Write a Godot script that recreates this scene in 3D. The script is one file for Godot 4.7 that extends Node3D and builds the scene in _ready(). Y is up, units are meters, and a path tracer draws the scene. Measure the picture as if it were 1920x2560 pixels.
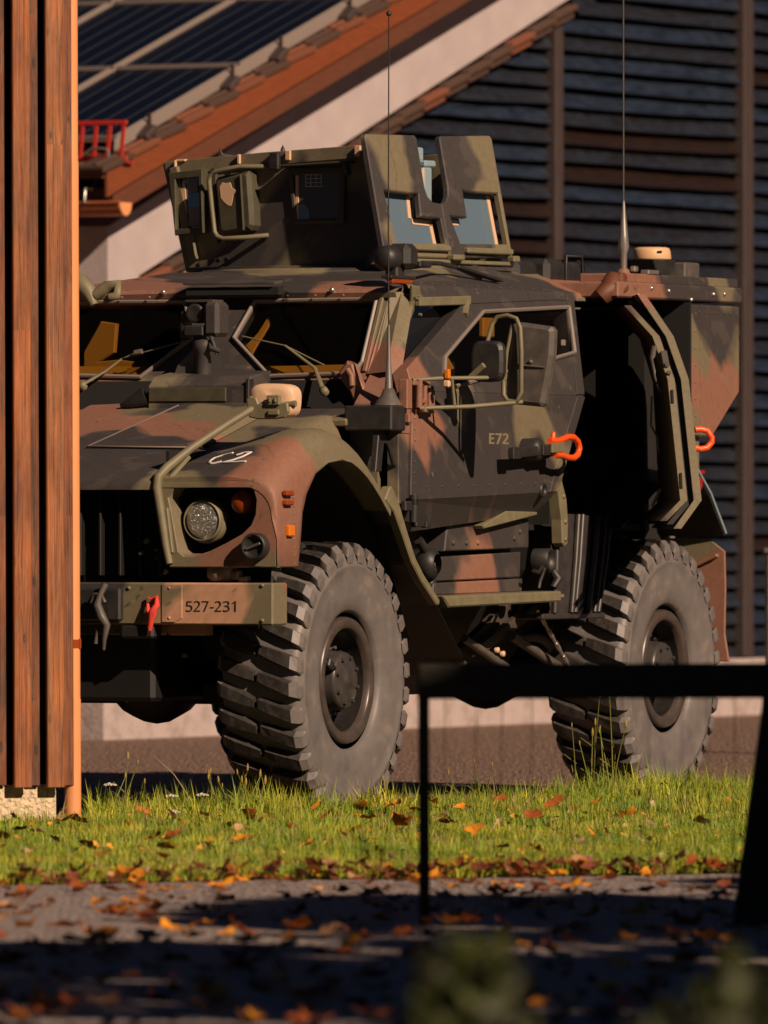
extends Node3D
# A camouflaged four wheel drive armoured truck parked between a boarded shed and a louvred farm building, autumn sun.

var M := {}
var taken := {}
var rng := RandomNumberGenerator.new()
var camo_img: Image

# ------------------------------------------------------------------ mesh collector
class MB:
	var st := SurfaceTool.new()
	var xf := Transform3D()
	var group := -1
	var flip := false
	var count := 0
	var col := Color.WHITE
	func _init():
		st.begin(Mesh.PRIMITIVE_TRIANGLES)
	func v(p):
		var q: Vector3 = xf * p
		# paint is sprayed along a fixed diagonal of the truck (front, side and top all get it)
		st.set_uv(Vector2((q.x * 0.72 - q.z * 0.69 + 1.8) / 6.6, (q.y * 0.8 - (q.x + q.z) * 0.42 + 1.1) / 6.6))
		st.set_smooth_group(group)
		st.set_color(col)
		st.add_vertex(q)
		count += 1
	func tri(a, b, c):
		if flip:
			v(a); v(b); v(c)
		else:
			v(a); v(c); v(b)
	func quad(a, b, c, d):
		tri(a, b, c)
		tri(a, c, d)
	func quad_from(a, b, c, d, centre):
		var n: Vector3 = (b - a).cross(c - a)
		if n.dot((a + b + c + d) * 0.25 - centre) < 0:
			quad(a, d, c, b)
		else:
			quad(a, b, c, d)
	func tri_from(a, b, c, centre):
		var n: Vector3 = (b - a).cross(c - a)
		if n.dot((a + b + c) / 3.0 - centre) < 0:
			tri(a, c, b)
		else:
			tri(a, b, c)
	# chamfered box
	func box(c: Vector3, s: Vector3, bev := 0.006, bas := Basis()):
		var h := s * 0.5
		bev = minf(bev, minf(h.x, minf(h.y, h.z)) * 0.45)
		var P := func(x, y, z, k):
			var p := Vector3(x * h.x, y * h.y, z * h.z)
			for i in 3:
				if i != k:
					p[i] -= signf(p[i]) * bev
			return c + bas * p
		for k in 3:
			var i := (k + 1) % 3
			var j := (k + 2) % 3
			for sg in [-1.0, 1.0]:
				var q := []
				for e in [[-1, -1], [1, -1], [1, 1], [-1, 1]]:
					var a := [0.0, 0.0, 0.0]
					a[k] = sg; a[i] = float(e[0]); a[j] = float(e[1])
					q.append(P.call(a[0], a[1], a[2], k))
				quad_from(q[0], q[1], q[2], q[3], c)
			for s1 in [-1.0, 1.0]:
				for s2 in [-1.0, 1.0]:
					var a := [0.0, 0.0, 0.0]
					a[i] = s1; a[j] = s2
					a[k] = -1.0
					var p0 = P.call(a[0], a[1], a[2], i)
					var p1 = P.call(a[0], a[1], a[2], j)
					a[k] = 1.0
					var p2 = P.call(a[0], a[1], a[2], j)
					var p3 = P.call(a[0], a[1], a[2], i)
					quad_from(p0, p1, p2, p3, c)
		for sx in [-1.0, 1.0]:
			for sy in [-1.0, 1.0]:
				for sz in [-1.0, 1.0]:
					tri_from(P.call(sx, sy, sz, 0), P.call(sx, sy, sz, 1), P.call(sx, sy, sz, 2), c)
	func bar(a: Vector3, b: Vector3, w: float, t: float, up := Vector3.UP, bev := 0.004):
		var z := (b - a)
		var l := z.length()
		z = z / l
		if absf(z.dot(up)) > 0.98:
			up = Vector3.RIGHT
		var x := up.cross(z).normalized()
		box((a + b) * 0.5, Vector3(w, t, l), bev, Basis(x, z.cross(x), z))
	# extrude a polygon given in (ux, uy) from plane o by depth along ux x uy; front edge bevelled; optional hole
	func prism(poly: Array, o: Vector3, ux: Vector3, uy: Vector3, depth: float, bev := 0.0, hole := []):
		var nz := ux.cross(uy).normalized()
		var P := ccw(poly)
		var H := ccw(hole)
		var m := func(p: Vector2, d: float): return o + ux * p.x + uy * p.y + nz * d
		var fp := inset(P, bev)
		var fh := inset(H, -bev)
		cap(fp, fh, m, depth, false)
		cap(P, H, m, 0.0, true)
		var k := P.size()
		for i in k:
			var j := (i + 1) % k
			quad(m.call(P[i], 0.0), m.call(P[j], 0.0), m.call(P[j], depth - bev), m.call(P[i], depth - bev))
			if bev > 0:
				quad(m.call(P[i], depth - bev), m.call(P[j], depth - bev), m.call(fp[j], depth), m.call(fp[i], depth))
		k = H.size()
		for i in k:
			var j := (i + 1) % k
			quad(m.call(H[j], 0.0), m.call(H[i], 0.0), m.call(H[i], depth - bev), m.call(H[j], depth - bev))
			if bev > 0:
				quad(m.call(H[j], depth - bev), m.call(H[i], depth - bev), m.call(fh[i], depth), m.call(fh[j], depth))
	func cap(P: Array, H: Array, m: Callable, d: float, back: bool):
		var pts := PackedVector2Array()
		var t := PackedInt32Array()
		if H.is_empty():
			for p in P: pts.append(p)
			t = Geometry2D.triangulate_polygon(pts)
		else:
			var pairs := []
			for i in P.size():
				for j in H.size():
					pairs.append([P[i].distance_squared_to(H[j]), i, j])
			pairs.sort_custom(func(a, b): return a[0] < b[0])
			for k in mini(pairs.size(), 30):
				var bi: int = pairs[k][1]
				var bj: int = pairs[k][2]
				var e: Vector2 = (H[bj] - P[bi]).orthogonal().normalized() * 2e-4
				for sg in [1.0, -1.0]:
					pts.clear()
					for i in P.size() + 1:
						pts.append(P[(bi + i) % P.size()] + (e * sg if i == P.size() else Vector2.ZERO))
					for j in H.size() + 1:
						pts.append(H[(bj - j + 2 * H.size()) % H.size()] + (e * sg if j == 0 else Vector2.ZERO))
					t = Geometry2D.triangulate_polygon(pts)
					if t.size() == (pts.size() - 2) * 3:
						var sum := 0.0
						for q in range(0, t.size(), 3):
							sum += absf((pts[t[q + 1]] - pts[t[q]]).cross(pts[t[q + 2]] - pts[t[q]]))
						if absf(sum - area2(P) + area2(H)) < 0.01 * area2(P):
							break
					t.clear()
				if t.size():
					break
			if t.is_empty():
				print("no cap ", P, H)
		for i in range(0, t.size(), 3):
			var a: Vector2 = pts[t[i]]
			var b: Vector2 = pts[t[i + 1]]
			var c: Vector2 = pts[t[i + 2]]
			if ((b - a).cross(c - a) < 0) != back:
				tri(m.call(a, d), m.call(c, d), m.call(b, d))
			else:
				tri(m.call(a, d), m.call(b, d), m.call(c, d))
	static func area2(P: Array) -> float:
		var q := 0.0
		for i in P.size():
			q += P[i].cross(P[(i + 1) % P.size()])
		return absf(q)
	static func ccw(poly: Array) -> Array:
		var s := 0.0
		for i in poly.size():
			var a: Vector2 = poly[i]
			s += a.cross(poly[(i + 1) % poly.size()])
		var r := poly.duplicate()
		if s < 0:
			r.reverse()
		return r
	static func inset(P: Array, d: float) -> Array:
		if d == 0 or P.is_empty():
			return P
		var r := []
		for i in P.size():
			var a: Vector2 = P[(i - 1 + P.size()) % P.size()]
			var b: Vector2 = P[i]
			var c: Vector2 = P[(i + 1) % P.size()]
			var n1 := -(b - a).normalized().orthogonal()
			var n2 := -(c - b).normalized().orthogonal()
			if (b - a).cross(b + n1 - a) < 0:
				n1 = -n1; n2 = -n2
			var s := (n1 + n2)
			r.append(b + s * (d / maxf(0.3, 1.0 + n1.dot(n2))))
		return r
	# surface through rows of points
	func loft(rows: Array, closed := false):
		for i in rows.size() - 1:
			var k: int = rows[i].size()
			for j in (k if closed else k - 1):
				var j2 := (j + 1) % k
				quad(rows[i][j], rows[i][j2], rows[i + 1][j2], rows[i + 1][j])
	func tube(pts: Array, r, sides := 10, caps := true, flat := Vector2.ONE):
		group = 1
		var rows := []
		var up := Vector3(0.13, 0.97, 0.21)
		for i in pts.size():
			var t: Vector3 = (pts[mini(i + 1, pts.size() - 1)] - pts[maxi(i - 1, 0)]).normalized()
			var x := up.cross(t)
			if x.length() < 0.05:
				x = Vector3.RIGHT.cross(t)
			x = x.normalized()
			var y := t.cross(x)
			up = y
			var ri: float = r[i] if r is Array else r
			var row := []
			for k in sides:
				var a := TAU * k / sides
				row.append(pts[i] + (x * cos(a) * flat.x + y * sin(a) * flat.y) * ri)
			rows.append(row)
		loft(rows, true)
		if caps:
			group = -1
			for e in [0, rows.size() - 1]:
				for k in range(1, sides - 1):
					tri_from(rows[e][0], rows[e][k], rows[e][k + 1], (pts[0] + pts[-1]) * 0.5)
		group = -1
	# profile of (radius, height) points turned about an axis
	func lathe(prof: Array, o: Vector3, axis: Vector3, segs := 32, smooth := true):
		var z := axis.normalized()
		var x := Vector3.UP.cross(z)
		if x.length() < 0.05:
			x = Vector3.RIGHT.cross(z)
		x = x.normalized()
		var y := z.cross(x)
		group = 1 if smooth else -1
		for i in prof.size() - 1:
			var a: Vector2 = prof[i]
			var b: Vector2 = prof[i + 1]
			for k in segs:
				var c0 := TAU * k / segs
				var c1 := TAU * (k + 1) / segs
				var d0 := x * cos(c0) + y * sin(c0)
				var d1 := x * cos(c1) + y * sin(c1)
				if a.x < 1e-5:
					tri(o + z * a.y, o + d1 * b.x + z * b.y, o + d0 * b.x + z * b.y)
				elif b.x < 1e-5:
					tri(o + d0 * a.x + z * a.y, o + d1 * a.x + z * a.y, o + z * b.y)
				else:
					quad(o + d0 * a.x + z * a.y, o + d1 * a.x + z * a.y, o + d1 * b.x + z * b.y, o + d0 * b.x + z * b.y)
		group = -1
	func done() -> ArrayMesh:
		st.generate_normals()
		return st.commit()

# ------------------------------------------------------------------ scene tree helpers
func numbered(s: String) -> String:
	if not taken.has(s):
		taken[s] = 0
		return s
	taken[s] += 1
	return "%s_%03d" % [s, taken[s]]

func thing(called: String, label: String, category: String, at := Vector3.ZERO, turn := 0.0, group := "") -> Node3D:
	var o := Node3D.new()
	o.name = numbered(called)
	add_child(o)
	o.position = at
	o.rotation.y = turn
	o.set_meta("label", label)
	o.set_meta("category", category)
	if group: o.set_meta("group", group)
	return o

func part(called: String, mb: MB, mat, parent: Node, label := "") -> MeshInstance3D:
	var o := MeshInstance3D.new()
	o.name = called
	o.mesh = mb.done()
	o.material_override = M[mat] if mat is String else mat
	parent.add_child(o, true)
	if label: o.set_meta("label", label)
	return o

func share(called: String, mesh: Mesh, mat, parent: Node, xf: Transform3D) -> MeshInstance3D:
	var o := MeshInstance3D.new()
	o.name = called
	o.mesh = mesh
	o.material_override = M[mat] if mat is String else mat
	o.transform = xf
	parent.add_child(o, true)
	return o

func struct(called: String, mb: MB, mat) -> MeshInstance3D:
	var o := MeshInstance3D.new()
	o.name = numbered(called)
	o.mesh = mb.done()
	o.material_override = M[mat] if mat is String else mat
	add_child(o)
	o.set_meta("kind", "structure")
	return o

# ------------------------------------------------------------------ materials
func lin(r: float, g: float, b: float) -> Color:
	return Color(r, g, b).linear_to_srgb()

func noise_tex(freq: float, cols: Array, seed_n: int, size := 512, stretch := Vector2.ONE, octaves := 4) -> NoiseTexture2D:
	var n := FastNoiseLite.new()
	n.seed = seed_n
	n.noise_type = FastNoiseLite.TYPE_SIMPLEX_SMOOTH
	n.frequency = freq
	n.fractal_octaves = octaves
	var t := NoiseTexture2D.new()
	t.width = int(size * stretch.x)
	t.height = int(size * stretch.y)
	t.seamless = true
	t.noise = n
	var g := Gradient.new()
	g.offsets = PackedFloat32Array(range(cols.size()).map(func(i): return float(i) / (cols.size() - 1)))
	g.colors = PackedColorArray(cols)
	t.color_ramp = g
	return t

func normal_tex(freq: float, strength: float, seed_n: int, size := 256) -> NoiseTexture2D:
	var n := FastNoiseLite.new()
	n.seed = seed_n
	n.frequency = freq
	n.fractal_octaves = 4
	var t := NoiseTexture2D.new()
	t.width = size
	t.height = size
	t.seamless = true
	t.noise = n
	t.as_normal_map = true
	t.bump_strength = strength
	return t

func mat(name: String, c: Color, rough := 0.6, metal := 0.0) -> StandardMaterial3D:
	var m := StandardMaterial3D.new()
	m.resource_name = name
	m.albedo_color = c
	m.roughness = rough
	m.metallic = metal
	M[name] = m
	return m

func mottled(name: String, cols: Array, freq: float, rough: float, scale: Vector3, seed_n: int, bump := 0.0, bump_freq := 0.05, world := false) -> StandardMaterial3D:
	var m := mat(name, Color.WHITE, rough)
	m.albedo_texture = noise_tex(freq, cols, seed_n)
	m.uv1_triplanar = true
	m.uv1_world_triplanar = world
	m.uv1_scale = scale
	if bump > 0:
		m.normal_enabled = true
		m.normal_texture = normal_tex(bump_freq, 8.0, seed_n + 7)
		m.normal_scale = bump
	return m

func paint_camo() -> ImageTexture:
	# sprayed patches: [x, y, z, colour] in the truck's own metres. 0 olive, 1 red brown, 2 black grey
	var seeds := [
		[0.3, 1.68, 0.80, 2], [0.0, 1.70, 0.7, 2], [0.5, 1.70, 0.62, 2], [0.2, 1.78, 0.40, 2], [0.45, 1.80, 0.35, 2], [0.1, 1.85, 0.22, 2], [-0.2, 1.86, 0.15, 2], [0.3, 1.84, 0.25, 2], [0.22, 1.90, 0.02, 1], [0.38, 1.89, 0.08, 1], [-0.15, 1.95, -0.2, 1], [0.25, 1.97, -0.3, 0],
		[0.55, 1.9, 0.0, 0], [0.5, 1.98, -0.35, 0], [0.75, 1.9, 0.0, 2], [0.7, 2.0, -0.45, 2], [0.8, 1.93, -0.2, 0], [-0.4, 1.9, 0.0, 1], [-0.4, 1.75, 0.6, 2], [-0.2, 1.72, 0.75, 2], [-0.3, 1.82, 0.35, 2], [0.35, 1.72, 0.7, 2], [-0.5, 2.0, -0.5, 1], [0.95, 2.0, -0.5, 2], [0.85, 1.95, -0.35, 0],
		[0.62, 1.66, 0.87, 0], [0.60, 1.45, 0.87, 0], [0.63, 1.27, 0.87, 0], [0.8, 1.73, 0.75, 2], [0.9, 1.77, 0.6, 2], [0.72, 1.26, 0.87, 0],
		[1.08, 1.70, 0.78, 1], [1.18, 1.6, 0.75, 1], [1.15, 1.45, 0.87, 1], [1.0, 1.30, 0.87, 1], [1.2, 1.3, 0.75, 1], [1.1, 1.8, 0.6, 1], [1.19, 1.7, 0.6, 1], [0.85, 1.28, 0.87, 1],
		[1.1, 1.87, 0.38, 0], [1.18, 1.78, 0.38, 0], [1.1, 1.9, 0.15, 0], [1.19, 1.77, 0.0, 0], [1.1, 1.83, -0.1, 0], [1.2, 1.6, -0.35, 0], [1.2, 1.3, -0.7, 0], [1.2, 1.05, -1.0, 0], [0.95, 1.85, 0.45, 0],
		[0.8, 1.05, 0.87, 3], [0.95, 1.1, 0.87, 3], [0.75, 1.12, 0.87, 3], [0.95, 1.0, 0.87, 3], [0.72, 1.0, 0.87, 3], [0.72, 1.08, 0.87, 3], [0.85, 1.14, 0.87, 3], [1.0, 1.06, 0.87, 3], [0.70, 1.15, 0.87, 3], [0.66, 0.98, 0.87, 3], [0.97, 1.16, 0.87, 3], [1.1, 1.0, 0.87, 0], [1.1, 1.14, 0.87, 0], [0.64, 1.06, 0.87, 0], [1.13, 1.06, 0.87, 0], [1.18, 1.06, 0.8, 0], [0.45, 1.05, 0.87, 0], [0.2, 1.05, 0.87, 2],
		[1.2, 1.85, -0.75, 1], [1.2, 1.9, -0.95, 1], [1.2, 1.72, -1.05, 2], [1.2, 1.66, -1.25, 2], [1.2, 1.62, -1.9, 2], [1.2, 1.60, -0.9, 2], [1.2, 1.80, -1.3, 2], [1.2, 2.02, -0.85, 1], [1.2, 1.70, -0.8, 2], [1.2, 1.65, -1.5, 2], [1.2, 2.05, -1.25, 0], [1.2, 1.92, -1.45, 2], [1.2, 1.80, -1.5, 2], [1.2, 1.68, -0.72, 2], [1.2, 1.60, -0.75, 2], [1.2, 1.74, -0.9, 2], [1.2, 1.62, -1.1, 2], [1.2, 1.62, -1.5, 2], [1.2, 1.75, -1.2, 2], [1.12, 1.48, -1.0, 2], [1.12, 1.45, -1.4, 2], [1.2, 1.98, -1.62, 2], [1.2, 2.08, -1.75, 2], [1.2, 1.85, -1.65, 2], [1.2, 1.70, -2.1, 2], [1.2, 1.68, -1.3, 2], [1.2, 1.72, -1.7, 2], [1.1, 2.35, -2.95, 2], [1.17, 2.2, -2.8, 2], [1.03, 2.58, -1.9, 2], [1.03, 2.58, -2.6, 2], [1.1, 2.38, -1.45, 2], [1.14, 2.28, -1.05, 2], [1.2, 2.1, -0.95, 2], [1.2, 1.75, -1.8, 2], [1.2, 2.0, -2.0, 0], [1.2, 1.9, -2.3, 0],
		[1.2, 2.1, -2.35, 2], [1.2, 1.80, -2.4, 0], [1.2, 1.72, -2.3, 2], [1.2, 1.66, -2.4, 2], [1.2, 2.0, -2.7, 2], [1.1, 2.35, -2.9, 2], [1.02, 2.6, -2.2, 2], [1.1, 2.35, -1.2, 2], [1.17, 2.2, -0.8, 1], [1.05, 2.5, -1.6, 2], [1.2, 1.63, -2.2, 2], [1.15, 1.48, -1.2, 2], [1.15, 1.45, -0.8, 2], [1.15, 1.52, -1.6, 2], [1.15, 1.5, -1.9, 2],
		[0.97, 2.55, -1.0, 0], [1.0, 2.4, -0.95, 0], [1.0, 2.2, -0.8, 1], [0.92, 2.5, -0.95, 0], [0.9, 2.25, -0.82, 1], [0.95, 2.1, -0.7, 1], [0.85, 2.2, -0.8, 1],
		[0.0, 2.62, -1.0, 2], [-0.45, 2.64, -1.0, 1], [-0.6, 2.68, -1.2, 1], [0.2, 2.7, -1.4, 2], [0.6, 2.63, -1.0, 1], [0.8, 2.66, -1.0, 1], [0.45, 2.65, -1.0, 2], [0.98, 2.67, -1.6, 2], [0.85, 2.72, -2.2, 2], [0.95, 2.66, -1.2, 2], [0.9, 2.70, -1.7, 2], [0.95, 2.66, -2.6, 2], [0.6, 2.74, -1.6, 2], [0.3, 2.68, -1.1, 2], [-0.3, 2.72, -1.5, 2], [0.1, 2.4, -0.9, 2], [0.0, 2.2, -0.8, 2], [-0.1, 2.75, -1.8, 0],
		[-0.1, 2.12, -0.5, 0], [0.15, 2.17, -0.5, 2], [0.33, 2.1, -0.5, 2], [-0.05, 2.07, -0.5, 2],
		[1.1, 1.4, -1.45, 2], [1.1, 1.38, -1.7, 1], [1.1, 1.2, -1.6, 1], [1.1, 1.2, -1.25, 2], [1.1, 1.38, -2.2, 2], [1.1, 1.2, -2.15, 2], [1.25, 1.05, -1.3, 0], [1.25, 1.06, -1.8, 0], [1.25, 1.06, -2.3, 0], [1.2, 1.5, -2.6, 0], [1.1, 1.2, -2.9, 2],
		[-0.5, 3.1, -2.1, 0], [0.2, 3.3, -2.1, 0], [-0.4, 2.85, -2.1, 2], [0.1, 2.85, -2.1, 2], [0.5, 3.3, -1.9, 0], [0.6, 3.2, -2.2, 2], [0.6, 3.35, -2.3, 2], [0.62, 3.35, -2.55, 2], [0.6, 3.0, -2.5, 2], [0.6, 3.3, -2.85, 0], [0.6, 2.95, -2.9, 0], [0.65, 2.85, -2.0, 0],
		[1.2, 2.66, -3.3, 1], [1.2, 2.66, -3.6, 1], [1.2, 2.66, -4.0, 2], [1.2, 2.66, -4.3, 2], [1.2, 2.66, -4.65, 0], [1.2, 2.66, -4.8, 2], [1.2, 2.45, -4.5, 2], [1.2, 2.5, -4.25, 2], [1.2, 2.55, -4.75, 2], [1.2, 2.42, -4.7, 2], [1.2, 2.55, -4.4, 2], [1.2, 2.38, -4.25, 0], [1.2, 2.2, -4.2, 1], [1.2, 2.15, -4.7, 1], [1.2, 2.2, -4.5, 1], [1.2, 2.0, -4.4, 1], [1.2, 2.33, -4.8, 0], [1.2, 1.8, -4.4, 0], [1.0, 1.0, -4.6, 1], [1.55, 2.3, -2.9, 0], [1.55, 1.9, -2.9, 0], [1.5, 1.5, -2.9, 0]]
	var pal := [Vector3(0.150, 0.128, 0.078), Vector3(0.225, 0.108, 0.072), Vector3(0.040, 0.035, 0.0345), Vector3(0.46, 0.26, 0.165)]
	var size := 720
	var warp := FastNoiseLite.new()
	warp.seed = 5
	warp.frequency = 2.4
	warp.fractal_octaves = 3
	var grain := FastNoiseLite.new()
	grain.seed = 9
	grain.frequency = 0.035
	grain.fractal_octaves = 4
	var flat := []
	for s in seeds:
		flat.append([Vector2(s[0] * 0.72 - s[2] * 0.69 + 1.8, s[1] * 0.8 - (s[0] + s[2]) * 0.42 + 1.1), s[3]])
	camo_img = Image.create(size, size, false, Image.FORMAT_RGB8)
	var cell := 16
	for by in range(0, size, cell):
		for bx in range(0, size, cell):
			var mid := Vector2(bx + cell * 0.5, by + cell * 0.5) * (6.6 / size)
			var near := 1e9
			for f in flat:
				near = minf(near, mid.distance_to(f[0]))
			var close := []
			for f in flat:
				if mid.distance_to(f[0]) < near + 0.42:
					close.append(f)
			for y in range(by, mini(by + cell, size)):
				for x in range(bx, mini(bx + cell, size)):
					var p := Vector2(x, y) * (6.6 / size)
					p += Vector2(warp.get_noise_2d(p.x, p.y), warp.get_noise_2d(p.x + 40.0, p.y)) * 0.07
					var d := [9.0, 9.0, 9.0, 9.0]
					for f in close:
						var q: float = p.distance_squared_to(f[0])
						if q < d[f[1]]:
							d[f[1]] = q
					var w := [0.0, 0.0, 0.0, 0.0]
					var total := 0.0
					var r0 := sqrt(minf(minf(d[0], d[3]), minf(d[1], d[2])))
					for k in 4:
						w[k] = clampf(1.0 - (sqrt(d[k]) - r0) / 0.028, 0.0, 1.0)
						total += w[k]
					var c: Vector3 = (pal[0] * w[0] + pal[1] * w[1] + pal[2] * w[2] + pal[3] * w[3]) / total
					c *= 1.0 + grain.get_noise_2d(x * 7.0, y * 7.0) * 0.16
					var dust := clampf(grain.get_noise_2d(x * 0.9 + 500.0, y * 1.3) * 1.0 - 0.18, 0.0, 0.12)
					c = c.lerp(Vector3(0.19, 0.155, 0.12), dust)
					camo_img.set_pixel(x, y, Color(c.x, c.y, c.z).linear_to_srgb())
	# scuffs and scratches
	var r := RandomNumberGenerator.new()
	r.seed = 77
	for i in 700:
		var a := Vector2(r.randf() * size, r.randf() * size)
		var dirv := Vector2.from_angle(r.randf() * TAU) * r.randf_range(0.6, 1.0)
		var n := r.randi_range(1, 9)
		var k := r.randf_range(0.15, 0.5)
		for j in n:
			var q := a + dirv * j
			var x := clampi(int(q.x), 0, size - 1)
			var y := clampi(int(q.y), 0, size - 1)
			camo_img.set_pixel(x, y, camo_img.get_pixel(x, y).lerp(Color(0.58, 0.52, 0.45) if r.randf() < 0.6 else Color(0.12, 0.1, 0.09), k))
	for i in 260:
		var x := r.randi_range(0, size - 1)
		var y0 := r.randi_range(0, size - 60)
		var n := r.randi_range(10, 46)
		var tone := Color(0.50, 0.42, 0.35) if r.randf() < 0.55 else Color(0.10, 0.09, 0.08)
		for j in n:
			var k := 0.20 * (1.0 - float(j) / n)
			var xx := clampi(x + int(sin(j * 0.2) * 1.2), 0, size - 1)
			camo_img.set_pixel(xx, y0 + n - j, camo_img.get_pixel(xx, y0 + n - j).lerp(tone, k))
	return ImageTexture.create_from_image(camo_img)

func wood_texture() -> ImageTexture:
	var w := 256
	var h := 768
	var fine := FastNoiseLite.new()
	fine.seed = 3
	fine.frequency = 0.05
	fine.fractal_octaves = 3
	var broad := FastNoiseLite.new()
	broad.seed = 4
	broad.frequency = 0.006
	var r := RandomNumberGenerator.new()
	r.seed = 5
	var knots := []
	for i in 11:
		knots.append([Vector2(r.randf() * w, r.randf() * h), r.randf_range(3.0, 7.0)])
	var im := Image.create(w, h, false, Image.FORMAT_RGB8)
	for y in h:
		for x in w:
			var sx := float(x)
			var dark := 0.0
			for k in knots:
				var d: Vector2 = Vector2(sx, y) - k[0]
				var q: float = d.length_squared() / (k[1] * k[1])
				if absf(d.x) < 40.0 and absf(d.y) < 90.0:
					sx += signf(d.x) * k[1] * 1.6 * exp(-(d.x * d.x) / 500.0 - d.y * d.y / 900.0)
				if q < 1.0:
					dark = maxf(dark, 0.75 - 0.3 * sin(q * 9.0))
				elif q < 2.2:
					dark = maxf(dark, 0.3)
			var g := fine.get_noise_2d(sx * 4.5, y * 0.12)
			var b := broad.get_noise_2d(sx * 1.5, y * 0.9)
			var f := 1.0 + g * 0.75 + b * 0.75
			if g < -0.42:
				f *= 0.55
			f *= 1.0 - dark
			var c := Vector3(0.235, 0.078, 0.0195) * maxf(f, 0.06)
			c = c.lerp(Vector3(0.22, 0.13, 0.07), clampf(fine.get_noise_2d(x * 0.8 + 300.0, y * 0.10) * 0.9 - 0.1, 0.0, 0.35))
			im.set_pixel(x, y, Color(c.x, c.y, c.z).linear_to_srgb())
	return ImageTexture.create_from_image(im)

func materials():
	var m := mat("camouflage paint", Color.WHITE, 0.62)
	m.albedo_texture = paint_camo()
	m.normal_enabled = true
	m.normal_texture = normal_tex(0.02, 5.0, 31, 512)
	m.normal_scale = 0.12
	M["camo"] = m
	mat("crease_light", lin(0.17, 0.14, 0.12), 0.45)  # light tone for the painted highlight along the hood crease
	mottled("olive", [lin(0.13, 0.118, 0.068), lin(0.19, 0.17, 0.105)], 0.02, 0.55, Vector3.ONE * 0.9, 3)
	mottled("black_metal", [lin(0.012, 0.012, 0.013), lin(0.03, 0.028, 0.026)], 0.02, 0.5, Vector3.ONE, 4)
	mottled("grey_metal", [lin(0.06, 0.055, 0.05), lin(0.12, 0.105, 0.09)], 0.02, 0.45, Vector3.ONE, 14)
	mottled("dark_rim", [lin(0.012, 0.011, 0.011), lin(0.028, 0.025, 0.024)], 0.03, 0.36, Vector3.ONE, 15)
	mottled("hub_grey", [lin(0.032, 0.029, 0.028), lin(0.062, 0.054, 0.049)], 0.03, 0.36, Vector3.ONE, 18)
	mottled("rim_ring", [lin(0.040, 0.033, 0.030), lin(0.085, 0.066, 0.056)], 0.02, 0.34, Vector3.ONE, 16)
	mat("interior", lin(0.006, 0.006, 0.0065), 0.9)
	mottled("sidewall", [lin(0.098, 0.090, 0.090), lin(0.128, 0.118, 0.116), lin(0.146, 0.132, 0.126), lin(0.205, 0.178, 0.160)], 0.009, 0.52, Vector3(1.0, 1.3, 1.3), 22, 0.03, 0.1)
	mottled("tread", [lin(0.03, 0.028, 0.027), lin(0.085, 0.072, 0.062)], 0.03, 0.7, Vector3.ONE * 1.5, 23, 0.4)
	var gl := mat("glass", Color(0.05, 0.042, 0.03, 0.30), 0.27)
	gl.metallic_specular = 0.22
	gl.transparency = BaseMaterial3D.TRANSPARENCY_ALPHA
	var gd := mat("dark_glass", lin(0.012, 0.014, 0.018), 0.08)
	gd.metallic_specular = 0.6
	var gb := mat("sky_tinted_glass", lin(0.10, 0.155, 0.205), 0.12)  # pale blue of the reflected sky put into the pane colour
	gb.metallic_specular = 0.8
	mat("mirror_glass", lin(0.5, 0.5, 0.5), 0.06, 1.0)
	var lens := mat("lens_clear", lin(0.45, 0.45, 0.44), 0.12, 0.85)
	lens.normal_enabled = true
	lens.normal_texture = normal_tex(0.12, 16.0, 77)
	lens.normal_scale = 1.2
	lens.uv1_triplanar = true
	lens.uv1_scale = Vector3.ONE * 3.0
	mat("amber", lin(0.62, 0.17, 0.01), 0.25)
	mat("dark_amber", lin(0.26, 0.045, 0.006), 0.25)
	mat("red_lens", lin(0.30, 0.012, 0.012), 0.2)
	mat("orange_paint", lin(0.75, 0.085, 0.012), 0.35)
	mat("red_strap", lin(0.62, 0.045, 0.03), 0.7)
	mat("tan_shell", lin(0.62, 0.42, 0.27), 0.5)
	mat("cream_edge", lin(0.60, 0.40, 0.26), 0.5)
	mat("seal", lin(0.20, 0.17, 0.15), 0.5)
	mat("yellow_poly", lin(0.62, 0.27, 0.022), 0.5)
	mat("steel", lin(0.5, 0.47, 0.43), 0.3, 0.8)
	mat("text_black", lin(0.012, 0.010, 0.010), 0.7)
	mat("text_white", lin(0.62, 0.58, 0.56), 0.7)
	mat("text_tan", lin(0.19, 0.155, 0.095), 0.7)
	mat("dome_tan", lin(0.62, 0.40, 0.22), 0.45)
	mottled("olive_dark", [lin(0.045, 0.042, 0.024), lin(0.075, 0.068, 0.04)], 0.02, 0.6, Vector3.ONE, 33)
	mat("olive_pane", lin(0.075, 0.068, 0.045), 0.10)
	mat("mirror_dark", lin(0.28, 0.26, 0.25), 0.05, 0.9)
	mat("pale_steel", lin(0.30, 0.42, 0.48), 0.35, 0.3)
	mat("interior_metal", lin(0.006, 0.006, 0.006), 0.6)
	mottled("guard_rubber", [lin(0.022, 0.021, 0.022), lin(0.05, 0.043, 0.04)], 0.02, 0.42, Vector3.ONE, 35)
	mottled("seal_dark", [lin(0.035, 0.03, 0.024), lin(0.075, 0.058, 0.045)], 0.03, 0.6, Vector3.ONE, 36)
	# building
	mottled("render_white", [lin(0.36, 0.31, 0.315), lin(0.42, 0.365, 0.37)], 0.008, 0.9, Vector3.ONE * 0.6, 41, 0.05, 0.25)
	mottled("plinth", [lin(0.26, 0.21, 0.19), lin(0.38, 0.32, 0.31), lin(0.42, 0.35, 0.34)], 0.02, 0.9, Vector3.ONE * 0.5, 42, 0.08, 0.2)
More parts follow.
